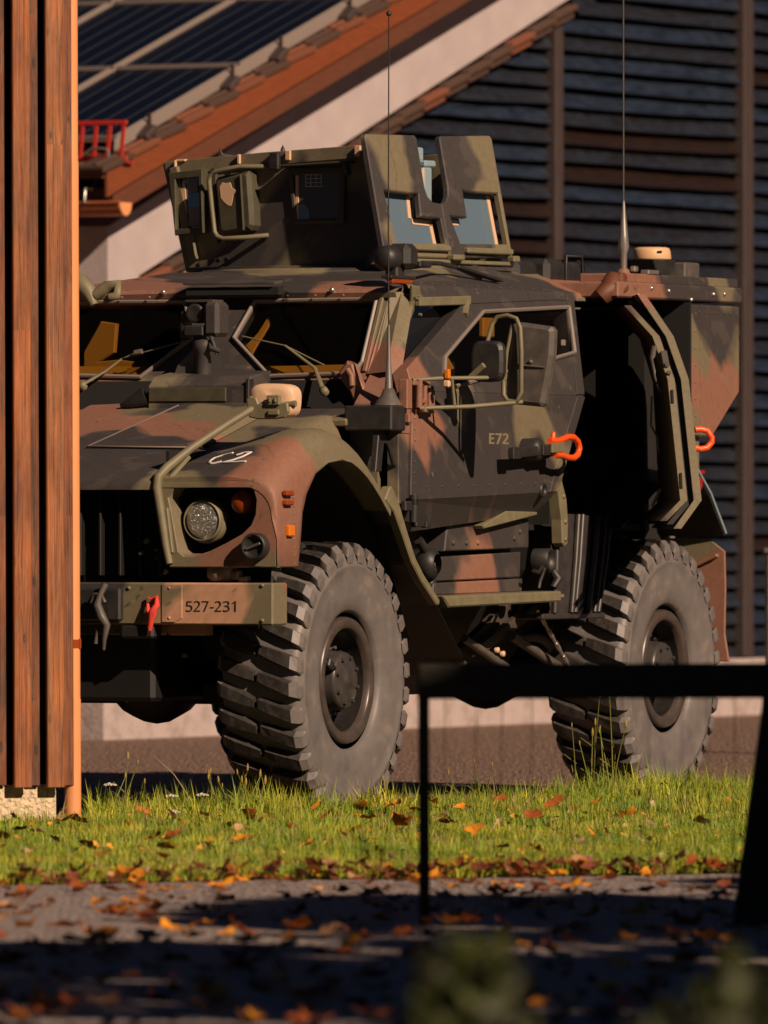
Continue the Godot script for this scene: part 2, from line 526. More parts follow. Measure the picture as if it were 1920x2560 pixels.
	mottled("fascia_orange", [lin(0.155, 0.040, 0.012), lin(0.205, 0.053, 0.016)], 0.03, 0.55, Vector3(0.3, 2.0, 2.0), 43)
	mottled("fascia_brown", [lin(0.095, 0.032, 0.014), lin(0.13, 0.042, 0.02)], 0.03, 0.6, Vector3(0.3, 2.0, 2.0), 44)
	mottled("roof_tile", [lin(0.10, 0.035, 0.018), lin(0.22, 0.07, 0.03)], 0.04, 0.75, Vector3.ONE * 2.0, 45)
	mottled("dark_tile", [lin(0.035, 0.022, 0.018), lin(0.10, 0.045, 0.025)], 0.05, 0.75, Vector3.ONE * 2.0, 46)
	mat("copper_gutter", lin(0.36, 0.11, 0.045), 0.38, 0.25)
	mat("panel_cell", lin(0.004, 0.0055, 0.010), 0.30).metallic_specular = 0.25
	mat("panel_frame", lin(0.22, 0.18, 0.16), 0.5)
	mat("panel_line", lin(0.055, 0.06, 0.075), 0.5)
	mat("snow_red", lin(0.45, 0.022, 0.012), 0.5)
	var sl := mottled("slat", [lin(0.006, 0.006, 0.007), lin(0.009, 0.008, 0.009), lin(0.016, 0.022, 0.036), lin(0.010, 0.009, 0.010), lin(0.018, 0.009, 0.007)], 0.016, 0.36, Vector3(0.28, 1.4, 1.4), 47, 0.3, 0.02)  # bluish step of the ramp stands for sky glints
	sl.metallic_specular = 0.9
	mottled("slat_sky_glint", [lin(0.006, 0.007, 0.010), lin(0.011, 0.017, 0.030), lin(0.021, 0.033, 0.056), lin(0.008, 0.008, 0.011)], 0.02, 0.3, Vector3(0.22, 1.4, 1.4), 49, 0.3, 0.02).metallic_specular = 0.9  # blue of the reflected sky painted into the slat colour
	mottled("slat_brown", [lin(0.006, 0.005, 0.005), lin(0.014, 0.008, 0.006), lin(0.018, 0.009, 0.006), lin(0.009, 0.009, 0.012)], 0.02, 0.4, Vector3(0.3, 1.4, 1.4), 50, 0.3, 0.02)
	mottled("slat_post", [lin(0.026, 0.018, 0.018), lin(0.055, 0.037, 0.033)], 0.02, 0.7, Vector3(2, 0.3, 2), 48)
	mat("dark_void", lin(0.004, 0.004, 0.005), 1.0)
	# shed boards: one picture of grain, knots and splits, tinted per board; the two darker tints stand for recess shade
	var wood := wood_texture()
	for i in 4:
		var b := mat("board_%d" % i, [Color(1, 1, 1), Color(1.0, 0.95, 0.88), Color(0.80, 0.74, 0.66), Color(0.72, 0.68, 0.62)][i], 0.62)
		b.albedo_texture = wood
		b.uv1_triplanar = true
		b.uv1_scale = Vector3(2.6, 0.31, 2.6)
		b.uv1_offset = Vector3(0.13 * i, 0.27 * i, 0)
		b.heightmap_enabled = false
		b.normal_enabled = true
		b.normal_texture = normal_tex(0.03, 6.0, 66)
		b.normal_scale = 0.15
	mottled("concrete", [lin(0.36, 0.29, 0.19), lin(0.62, 0.50, 0.33), lin(0.70, 0.57, 0.38)], 0.03, 0.9, Vector3.ONE * 1.5, 65, 0.6, 0.08)
	mottled("pipe_orange", [lin(0.66, 0.27, 0.105), lin(0.74, 0.33, 0.14)], 0.01, 0.45, Vector3(1, 0.3, 1), 66)
	# ground
	mottled("gravel", [lin(0.05, 0.035, 0.028), lin(0.115, 0.072, 0.054), lin(0.18, 0.112, 0.082), lin(0.24, 0.155, 0.115), lin(0.48, 0.34, 0.27)], 0.05, 0.85, Vector3(0.8, 0.8, 0.16), 70, 0.8, 0.15, true)
	mottled("soil", [lin(0.012, 0.014, 0.004), lin(0.04, 0.042, 0.012), lin(0.07, 0.05, 0.022)], 0.03, 1.0, Vector3.ONE * 0.8, 71, 1.0, 0.08, true)
	mottled("asphalt", [lin(0.15, 0.128, 0.122), lin(0.28, 0.235, 0.22), lin(0.40, 0.33, 0.30)], 0.05, 0.75, Vector3.ONE * 0.7, 72, 1.0, 0.15, true)
	mottled("fence_timber", [lin(0.016, 0.014, 0.008), lin(0.035, 0.03, 0.016)], 0.02, 0.85, Vector3(0.5, 4, 4), 73, 0.5)
	var g := mat("grass", Color.WHITE, 0.55)
	g.vertex_color_use_as_albedo = true
	g.backlight_enabled = true
	g.backlight = lin(0.16, 0.19, 0.015)
	var lf := mat("leaf", Color.WHITE, 0.5)
	lf.vertex_color_use_as_albedo = true
	lf.backlight_enabled = true
	lf.backlight = lin(0.10, 0.035, 0.004)
	var tl := mat("tree_leaf", Color.WHITE, 0.6)
	tl.vertex_color_use_as_albedo = true
	mottled("bark", [lin(0.03, 0.02, 0.014), lin(0.09, 0.065, 0.045)], 0.03, 0.95, Vector3(3, 0.6, 3), 80, 0.8)

# ------------------------------------------------------------------ main
func _ready():
	rng.seed = 20240
	# camera, sky, sun, exposure
	var cam := Camera3D.new()
	cam.name = "camera"
	add_child(cam)
	var at := CameraAttributesPhysical.new()
	at.frustum_focal_length = 330.6
	at.frustum_focus_distance = 47.6
	at.exposure_aperture = 4.1
	at.auto_exposure_enabled = false
	cam.attributes = at
	cam.position = Vector3(0, 1.5, 47.5)
	cam.keep_aspect = Camera3D.KEEP_HEIGHT
	cam.fov = 6.058
	cam.near = 0.5
	cam.far = 400.0
	cam.current = true
	var we := WorldEnvironment.new()
	we.name = "world_environment"
	var env := Environment.new()
	env.background_mode = Environment.BG_SKY
	var sky := Sky.new()
	var ps := ProceduralSkyMaterial.new()
	ps.sky_top_color = lin(0.05, 0.12, 0.30)
	ps.sky_horizon_color = lin(0.24, 0.36, 0.54)
	ps.sky_curve = 0.12
	ps.ground_horizon_color = lin(0.10, 0.09, 0.08)
	ps.ground_bottom_color = lin(0.05, 0.045, 0.04)
	ps.sun_angle_max = 12.0
	sky.sky_material = ps
	env.sky = sky
	env.background_energy_multiplier = 0.12
	env.tonemap_mode = Environment.TONE_MAPPER_LINEAR
	env.tonemap_exposure = 1.15
	env.sdfgi_enabled = true
	env.ssao_enabled = true
	env.ssil_enabled = true
	we.environment = env
	add_child(we)
	var sun := DirectionalLight3D.new()
	sun.name = "sun"
	sun.light_color = Color(1.0, 0.87, 0.75)
	sun.light_energy = 1.6
	sun.light_angular_distance = 0.5
	sun.shadow_enabled = true
	add_child(sun)
	var az := deg_to_rad(38.0)
	var el := deg_to_rad(31.5)
	var toward := Vector3(sin(az) * cos(el), sin(el), cos(az) * cos(el))
	sun.look_at_from_position(toward * 50.0, Vector3.ZERO)
	materials()
	ground()
	building()
	shed()
	truck()
	fence()
	vegetation()
	shade_trees()

# ------------------------------------------------------------------ ground
func sheet(poly: Array, y: float) -> MB:
	var mb := MB.new()
	var pts := PackedVector2Array(poly)
	var t := Geometry2D.triangulate_polygon(pts)
	for i in range(0, t.size(), 3):
		mb.tri_from(Vector3(pts[t[i]].x, y, pts[t[i]].y), Vector3(pts[t[i + 1]].x, y, pts[t[i + 1]].y), Vector3(pts[t[i + 2]].x, y, pts[t[i + 2]].y), Vector3(0, -1000, 0))
	return mb

func verge_front(x: float) -> float:      # where the grass meets the road
	return 8.05 - 0.462 * x + sin(x * 2.1) * 0.09 + sin(x * 5.3 + 1.0) * 0.05

func verge_back(x: float) -> float:       # where the grass meets the gravel, along the truck's near side
	if x < -0.25:
		return 0.85 + sin(x * 3.0) * 0.08
	return 0.85 - 2.14 * (x + 0.25) * 0.98 + sin(x * 4.0) * 0.08 if x < 1.75 else -3.35

func ground():
	struct("gravel_yard", sheet([Vector2(-150, -220), Vector2(150, -220), Vector2(150, 60), Vector2(-150, 60)], 0.0), "gravel")
	var p := []
	var r := []
	for i in 81:
		var x := -20.0 + i * 0.5
		p.append(Vector2(x, verge_front(x)))
		r.append(Vector2(x, verge_front(x) + 0.004))
	for i in 81:
		var x := 20.0 - i * 0.5
		p.append(Vector2(x, verge_back(x)))
	struct("grass_verge", sheet(p, 0.010), "soil")
	r.append(Vector2(20, 58)); r.append(Vector2(-20, 58))
	struct("asphalt_road", sheet(r, 0.004), "asphalt")

# ------------------------------------------------------------------ farm building
func building():
	var b := thing("farm_building", "white gabled farm building with dark louvred wall, orange fascia and solar panels on its roof", "building", Vector3(-1.62, 0, -16.5), PI / 3)
	var X := Vector3.RIGHT
	var Y := Vector3.UP
	var k := 0.35
	var mb := MB.new()
	mb.prism([Vector2(-0.39, 0.30), Vector2(-0.39, 3.38), Vector2(10.5, 3.38 + 10.89 * 0.362), Vector2(10.5, 3.061 + 10.5 * 0.357), Vector2(0, 3.061), Vector2(0, 0.30)], Vector3(0, 0, -0.37), X, Y, 0.37, 0.004)
	mb.box(Vector3(-0.24, 1.85, -4.9), Vector3(0.3, 3.1, 9.08), 0.004)
	part("wall", mb, "render_white", b)
	mb = MB.new()
	mb.box(Vector3(5.5, 0.20, -0.15), Vector3(11.9, 0.44, 0.32), 0.01)
	mb.box(Vector3(-0.24, 0.15, -4.8), Vector3(0.34, 0.3, 9.0), 0.01)
	part("plinth", mb, "plinth", b)
	mb = MB.new()
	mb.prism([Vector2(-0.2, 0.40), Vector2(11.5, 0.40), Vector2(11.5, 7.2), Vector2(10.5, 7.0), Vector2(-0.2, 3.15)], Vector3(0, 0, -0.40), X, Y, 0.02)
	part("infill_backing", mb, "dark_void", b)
	for q in [[5.722, 0.115], [8.607, 0.15], [11.5, 0.16], [0.05, 0.08]]:
		mb = MB.new()
		var top: float = 3.06 + q[0] * 0.357 - 0.02
		mb.box(Vector3(q[0], (0.43 + top) * 0.5, -0.03), Vector3(q[1], top - 0.43, 0.09), 0.008)
		part("louvre_post", mb, "slat_post", b)
	# louvre slats, one by one: three bays, trimmed by the slope of the gable band
	for bay in [[0.10, 5.66], [5.785, 8.527], [8.687, 11.41]]:
		for i in 45:
			var y := 0.50 + i * 0.133
			var s0: float = maxf(bay[0], (y + 0.06 - 3.061) / 0.357 + 0.02)
			var s1: float = bay[1]
			if s1 - s0 < 0.08:
				continue
			mb = MB.new()
			var segs := 6
			var rows := []
			var sag := rng.randf_range(-0.016, 0.008)
			var tilt := rng.randf_range(-0.014, 0.014)
			for j in segs + 1:
				var u := float(j) / segs
				var s := lerpf(s0, s1, u)
				var dy := y + sin(u * PI) * sag + tilt * (u - 0.5) + rng.randf_range(-0.003, 0.003)
				var o := rng.randf_range(-0.009, 0.009)
				rows.append([Vector3(s, dy + 0.070, -0.135), Vector3(s, dy + 0.022, -0.090 + o), Vector3(s, dy - 0.034, -0.048 + o), Vector3(s, dy - 0.088, -0.018 + o), Vector3(s, dy - 0.094, -0.026 + o), Vector3(s, dy - 0.044, -0.060 + o), Vector3(s, dy + 0.012, -0.102 + o), Vector3(s, dy + 0.060, -0.142)])
			mb.loft(rows, true)
			part("louvre_slat", mb, ["slat", "slat_sky_glint", "slat", "slat", "slat", "slat_sky_glint", "slat", "slat", "slat_brown"][rng.randi() % 9], b)
	# sloping gable trim: fascia boards, soffit, roof slab
	var line := func(s: float, up: float): return Vector2(s, 3.578 + 0.3415 * (s + 1.02) + up)
	mb = MB.new()
	mb.prism([line.call(-1.12, 0.0), line.call(10.5, 0.0), line.call(10.5, 0.180), line.call(-1.12, 0.180)], Vector3(0, 0, 0.425), X, Y, 0.025, 0.003)
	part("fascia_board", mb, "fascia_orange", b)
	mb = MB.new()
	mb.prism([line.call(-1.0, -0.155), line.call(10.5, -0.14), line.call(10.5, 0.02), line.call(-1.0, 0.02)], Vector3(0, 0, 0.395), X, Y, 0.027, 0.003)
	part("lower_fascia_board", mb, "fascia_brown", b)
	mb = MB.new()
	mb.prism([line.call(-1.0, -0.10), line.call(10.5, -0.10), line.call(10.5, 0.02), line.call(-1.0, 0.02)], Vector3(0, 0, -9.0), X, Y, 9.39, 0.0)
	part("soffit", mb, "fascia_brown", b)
	mb = MB.new()
	mb.prism([line.call(-1.14, 0.13), line.call(10.5, 0.13), line.call(10.5, 0.185), line.call(-1.14, 0.185)], Vector3(0, 0, -9.0), X, Y, 9.42, 0.0)
	part("roof", mb, "roof_tile", b)
	# interlocking verge tiles stepping up the slope
	var sl := atan(0.3415)
	for i in 20:
		mb = MB.new()
		var s := -1.02 + i * 0.335
		var c: Vector2 = line.call(s, 0.200 + rng.randf_range(-0.004, 0.006))
		var bas := Basis(Vector3.BACK, sl - 0.055 + rng.randf_range(-0.02, 0.02))
		mb.box(Vector3(c.x, c.y, 0.365), Vector3(0.40, 0.03, 0.22), 0.008, bas)
		mb.box(Vector3(c.x, c.y - 0.014, 0.462), Vector3(0.40, 0.035, 0.022), 0.006, bas)
		mb.tube([Vector3(c.x, c.y, 0.40) + bas * Vector3(-0.19, 0.012, 0), Vector3(c.x, c.y, 0.40) + bas * Vector3(0.19, 0.012, 0)], 0.020, 8)
		part("verge_tile", mb, "roof_tile" if i % 2 else "dark_tile", b)
	for s in [-0.56, 0.50, 1.13, 2.05, 2.9, 3.9]:
		mb = MB.new()
		var c: Vector2 = line.call(s, 0.245)
		mb.box(Vector3(c.x, c.y, 0.40), Vector3(0.15, 0.05, 0.10), 0.015, Basis(Vector3.BACK, sl + 0.25))
		mb.box(Vector3(c.x + 0.06, c.y + 0.07, 0.385), Vector3(0.012, 0.13, 0.03), 0.003)
		part("panel_bracket", mb, "slat_post", b)
	# dark tiles under the white band, where a lower roof meets the gable
	for i in 19:
		mb = MB.new()
		var s := 0.12 + i * 0.31
		var bas := Basis(Vector3.BACK, atan(0.357) - 0.05)
		mb.box(Vector3(s, 3.022 + s * 0.357, 0.045), Vector3(0.34, 0.045, 0.09), 0.01, bas)
		mb.box(Vector3(s + 0.02, 2.975 + s * 0.357, 0.03), Vector3(0.30, 0.05, 0.05), 0.008, bas)
		part("flashing_tile", mb, "dark_tile" if i % 4 else "roof_tile", b)
	mb = MB.new()
	mb.tube([Vector3(0.15, 2.985, 0.10), Vector3(0.42, 3.06, 0.11), Vector3(0.58, 3.12, 0.10)], 0.036, 10)
	part("ridge_roll", mb, "pipe_orange", b)
	# solar panels
	var bas := Basis(Vector3.BACK, atan(0.342))
	var cell := MB.new()
	cell.box(Vector3.ZERO, Vector3(1.60, 0.03, 0.945), 0.004)
	var cell_mesh := cell.done()
	var fr := MB.new()
	for e in [-1.0, 1.0]:
		fr.box(Vector3(e * 0.803, 0.006, 0), Vector3(0.013, 0.044, 0.97), 0.003)
		fr.box(Vector3(0, 0.006, e * 0.470), Vector3(1.594, 0.046, 0.018), 0.003)
	var fr_mesh := fr.done()
	var gr := MB.new()
	for j in 5:
		gr.box(Vector3(0, 0.0155, -0.31 + j * 0.155), Vector3(1.56, 0.0025, 0.004), 0.0005)
	var gr_mesh := gr.done()
	for i in 5:
		for j in 5:
			var s := -0.85 + 0.785 + i * 1.57
			var y := 3.875 + 0.342 * (s + 0.988)
			var pn := share("solar_panel", cell_mesh, "panel_cell", b, Transform3D(bas, Vector3(s, y, 0.345 - 0.485 - j * 0.985)))
			share("frame", fr_mesh, "panel_frame", pn, Transform3D())
			share("cell_lines", gr_mesh, "panel_line", pn, Transform3D())
	# verge-side rail under the panel edge
	mb = MB.new()
	mb.bar(Vector3(-0.90, 3.885, 0.352), Vector3(7.2, 3.885 + 8.10 * 0.342, 0.352), 0.02, 0.075)
	part("edge_rail", mb, "panel_frame", b)
	# gutter with half round profile, end cap and hooks
	mb = MB.new()
	var rows := []
	for i in 2:
		var row := []
		for a in 13:
			var t := PI + PI * a / 12.0
			row.append(Vector3(-1.085 + cos(t) * 0.070, 3.505 + sin(t) * 0.085, 0.55 if i == 0 else -8.5))
		for a in 13:
			var t := TAU - PI * a / 12.0
			row.append(Vector3(-1.085 + cos(t) * 0.064, 3.507 + sin(t) * 0.079, 0.55 if i == 0 else -8.5))
		rows.append(row)
	mb.loft(rows, true)
	mb.tube([Vector3(-1.155, 3.508, 0.56), Vector3(-1.155, 3.508, -8.5)], 0.012, 8)
	var gut := part("gutter", mb, "copper_gutter", b)
	mb = MB.new()
	var cp := []
	for a in 13:
		var t := PI + PI * a / 12.0
		cp.append(Vector2(-1.085 + cos(t) * 0.073, 3.508 + sin(t) * 0.088))
	mb.prism(cp, Vector3(0, 0, 0.545), X, Y, 0.022, 0.004)
	part("end_cap", mb, "pipe_orange", gut)
	for n in [0.30, -0.4, -1.1]:
		mb = MB.new()
		mb.tube([Vector3(-1.0, 3.70, n), Vector3(-1.08, 3.60, n), Vector3(-1.16, 3.60, n), Vector3(-1.17, 3.51, n)], 0.009, 6)
		part("hook", mb, "steel", gut)
	mb = MB.new()
	mb.tube([Vector3(-1.085, 3.43, -0.25), Vector3(-1.085, 3.30, -0.25), Vector3(-0.95, 3.16, -0.26), Vector3(-0.58, 2.95, -0.28), Vector3(-0.47, 2.82, -0.28), Vector3(-0.46, 0.05, -0.28)], 0.05, 12)
	part("downpipe", mb, "pipe_orange", b)
	# red snow guard at the eave
	mb = MB.new()
	mb.box(Vector3(-0.95, 4.035, -0.12), Vector3(0.02, 0.028, 1.22), 0.004)
	mb.box(Vector3(-0.95, 3.800, -0.12), Vector3(0.02, 0.034, 1.22), 0.004)
	mb.box(Vector3(-0.90, 3.775, -0.12), Vector3(0.10, 0.012, 1.22), 0.003)
	var sg := part("snow_guard", mb, "snow_red", b)
	for i in 12:
		mb = MB.new()
		mb.box(Vector3(-0.95, 3.918, 0.455 - i * 0.105), Vector3(0.014, 0.23, 0.028), 0.003, Basis(Vector3.RIGHT, 0.10))
		part("picket", mb, "snow_red", sg)
	mb = MB.new()
	mb.tube([Vector3(-0.99, 3.72, 0.40), Vector3(-1.0, 3.86, 0.37), Vector3(-1.0, 3.87, 0.26), Vector3(-1.0, 3.83, 0.19)], 0.011, 6)
	part("lightning_wire", mb, "steel", b)
	# grey stump of a post by the louvred wall, far right
	var p := thing("concrete_post", "pale grey post standing in front of the louvres at the right edge", "post", Vector3(2.42, 0, -12.5))
	mb = MB.new()
	mb.box(Vector3(0, 0.62, 0), Vector3(0.11, 1.24, 0.11), 0.012)
	part("shaft", mb, "grey_metal", p)
	mb = MB.new()
	mb.box(Vector3(0, 1.26, 0), Vector3(0.14, 0.035, 0.14), 0.008)
	part("cap", mb, "grey_metal", p)

# ------------------------------------------------------------------ boarded shed at the left
func shed():
	var s := thing("boarded_shed", "brown shed clad in upright boards on a cream concrete base, at the left edge", "shed", Vector3(-1.418, 0, 2.0), deg_to_rad(20.0))
	s.rotation.z = 0.0036
	var edges := []
	for i in 9:
		edges.append([-0.178 - i * 0.165, -0.092 - i * 0.165])
	var mb: MB
	for i in edges.size():
		var w := rng.randf_range(-0.003, 0.003)
		mb = MB.new()
		mb.box(Vector3((edges[i][0] + edges[i][1]) * 0.5 + w, 3.1 + rng.randf_range(-0.006, 0.006) + 0.105, 0.016), Vector3(edges[i][1] - edges[i][0], 6.0, 0.030), 0.004, Basis(Vector3.BACK, rng.randf_range(-0.0006, 0.0006)))
		part("cover_board", mb, "board_%d" % (i % 2), s)
		mb = MB.new()
		mb.box(Vector3(edges[i][1] + 0.024 + (0.0 if i else 0.0), 3.1 + rng.randf_range(-0.006, 0.006) + 0.115, -0.030), Vector3(0.062 if i else 0.066, 6.0, 0.022), 0.003)
		part("under_board", mb, "board_%d" % (2 + i % 2), s)  # darker tint carries the shade of the recess
	mb = MB.new()
	mb.box(Vector3(-0.81, 3.2, -0.80), Vector3(1.36, 5.98, 1.45), 0.005)
	part("frame_wall", mb, "dark_void", s)
	mb = MB.new()
	mb.box(Vector3(-0.80, 0.10, -0.76), Vector3(1.38, 0.24, 1.42), 0.012)
	part("base", mb, "concrete", s)
	mb = MB.new()
	mb.box(Vector3(-0.8, 6.28, -0.7), Vector3(2.0, 0.12, 2.2), 0.02)
	part("roof", mb, "dark_tile", s)
	mb = MB.new()
	mb.tube([Vector3(-0.026, 0.02, -0.062), Vector3(-0.026, 0.62, -0.062)], 0.0385, 20)
	mb.tube([Vector3(-0.026, 0.62, -0.062), Vector3(-0.026, 3.15, -0.062)], 0.0365, 20)
	mb.tube([Vector3(-0.026, 3.15, -0.062), Vector3(-0.026, 6.2, -0.062)], 0.0345, 20)
	part("downpipe", mb, "pipe_orange", s)
	mb = MB.new()
	mb.tube([Vector3(-0.026, 0.86, -0.062), Vector3(-0.026, 0.90, -0.062)], 0.0385, 20)
	mb.box(Vector3(0.002, 0.88, -0.04), Vector3(0.012, 0.05, 0.02), 0.003)
	part("pipe_clip", mb, "dark_amber", s)

# ------------------------------------------------------------------ fence in the foreground shade
func fence():
	var f := thing("timber_fence", "dark fence in the shaded foreground, one wide rail on a thin post with wire below", "fence", Vector3(0.145, 0, 12.5))
	var mb := MB.new()
	mb.box(Vector3(2.125, 0.893, 0.02), Vector3(4.3, 0.126, 0.05), 0.012, Basis(Vector3.BACK, 0.003))
	part("rail", mb, "fence_timber", f)
	mb = MB.new()
	mb.box(Vector3(0, 0.46, -0.03), Vector3(0.040, 0.92, 0.04), 0.004, Basis(Vector3.BACK, 0.004))
	part("post", mb, "fence_timber", f)
	for i in 13:
		mb = MB.new()
		var x := 0.09 + i * 0.105 + rng.randf_range(-0.02, 0.02)
		mb.tube([Vector3(x, 0.06, -0.012), Vector3(x + rng.randf_range(-0.006, 0.006), 0.45, -0.012), Vector3(x, 0.85, -0.012)], 0.0016, 5)
		part("wire", mb, "black_metal", f)
	for i in 3:
		mb = MB.new()
		mb.tube([Vector3(0.0, 0.10 + i * 0.165, -0.016), Vector3(0.8, 0.09 + i * 0.165, -0.016), Vector3(1.6, 0.10 + i * 0.165, -0.016)], 0.0010, 5)
		part("wire", mb, "black_metal", f)
	var p := thing("leaning_post", "thick dark timber post leaning right beside the fence, at the right edge", "post", Vector3(1.36, 0, 12.5))
	mb = MB.new()
	mb.box(Vector3(0.045, 0.44, 0.0), Vector3(0.17, 0.90, 0.09), 0.012, Basis(Vector3.BACK, -0.135))
	part("timber", mb, "fence_timber", p)
	mb = MB.new()
	mb.box(Vector3(0.09, 0.70, 0.048), Vector3(0.05, 0.05, 0.012), 0.003)
	part("bracket", mb, "black_metal", p)

# ------------------------------------------------------------------ grass, leaves, weeds
func blade_mesh(n: int, h: float, spread: float, w: float, sd: int) -> ArrayMesh:
	var r := RandomNumberGenerator.new()
	r.seed = sd
	var mb := MB.new()
	for i in n:
		var a := r.randf() * TAU
		var o := Vector3(cos(a), 0, sin(a)) * r.randf() * spread
		var lean := Vector3(cos(a + r.randf_range(-1, 1)), 0, sin(a + r.randf_range(-1, 1))) * r.randf_range(0.15, 1.15)
		var hh := h * r.randf_range(0.55, 1.0)
		var b := r.randf() * TAU
		var side := Vector3(cos(b), 0, sin(b)) * w * r.randf_range(0.7, 1.2)
		var p1 := o + Vector3.UP * hh * 0.55 + lean * hh * 0.25
		var p2 := o + Vector3.UP * hh * (1.0 - lean.length() * 0.35) + lean * hh * 0.8
		var c := r.randf_range(0.75, 1.2)
		mb.col = Color(c, c, c)
		mb.quad(o - side, o + side, p1 + side * 0.7, p1 - side * 0.7)
		mb.tri(p1 - side * 0.7, p1 + side * 0.7, p2)
	return mb.done()

func leaf_mesh(sd: int, size: float) -> ArrayMesh:
	var r := RandomNumberGenerator.new()
	r.seed = sd
	var mb := MB.new()
	mb.group = 1
	var n := 12
	var rim := []
	var fold := r.randf_range(0.1, 0.5)
	for i in n:
		var a := TAU * i / n
		var rad := size * (0.52 + 0.10 * cos(a * 2.5) + r.randf_range(-0.06, 0.08)) * (1.0 if i % 2 else 0.90)
		var p := Vector3(cos(a) * rad * 1.15, 0, sin(a) * rad)
		p.y = absf(p.z) * fold + pow(p.length(), 2) / size * r.randf_range(0.0, 0.9)
		rim.append(p)
	for i in n:
		var c := r.randf_range(0.8, 1.15)
		mb.col = Color(c, c * r.randf_range(0.85, 1.0), c * 0.9)
		mb.tri(Vector3(0, 0.002, 0), rim[(i + 1) % n], rim[i])
	mb.group = -1
	mb.col = Color(0.6, 0.5, 0.4)
	mb.tube([Vector3(-size * 0.55, 0.01, 0), Vector3(-size * 1.0, 0.03, size * 0.1)], 0.0018, 4)
	return mb.done()

func scatter(called: String, label: String, category: String, mesh: Mesh, mname: String, xfs: Array, cols: Array, parent: Node = self) -> MultiMeshInstance3D:
	var mm := MultiMesh.new()
	mm.transform_format = MultiMesh.TRANSFORM_3D
	mm.use_colors = true
	mm.mesh = mesh
	mm.instance_count = xfs.size()
	for i in xfs.size():
		mm.set_instance_transform(i, xfs[i])
		mm.set_instance_color(i, cols[i])
	var o := MultiMeshInstance3D.new()
	o.name = numbered(called)
	o.multimesh = mm
	o.material_override = M[mname]
	parent.add_child(o, true)
	o.set_meta("kind", "stuff")
	if label:
		o.set_meta("label", label)
		o.set_meta("category", category)
	return o

func leaf_colour() -> Color:
	var t := rng.randf()
	if t < 0.45:
		return Color(0.60, 0.25, 0.020) * rng.randf_range(0.7, 1.25)
	if t < 0.72:
		return Color(0.36, 0.10, 0.022) * rng.randf_range(0.6, 1.2)
	if t < 0.88:
		return Color(0.42, 0.24, 0.12) * rng.randf_range(0.7, 1.2)
	return Color(0.17, 0.05, 0.025) * rng.randf_range(0.6, 1.2)

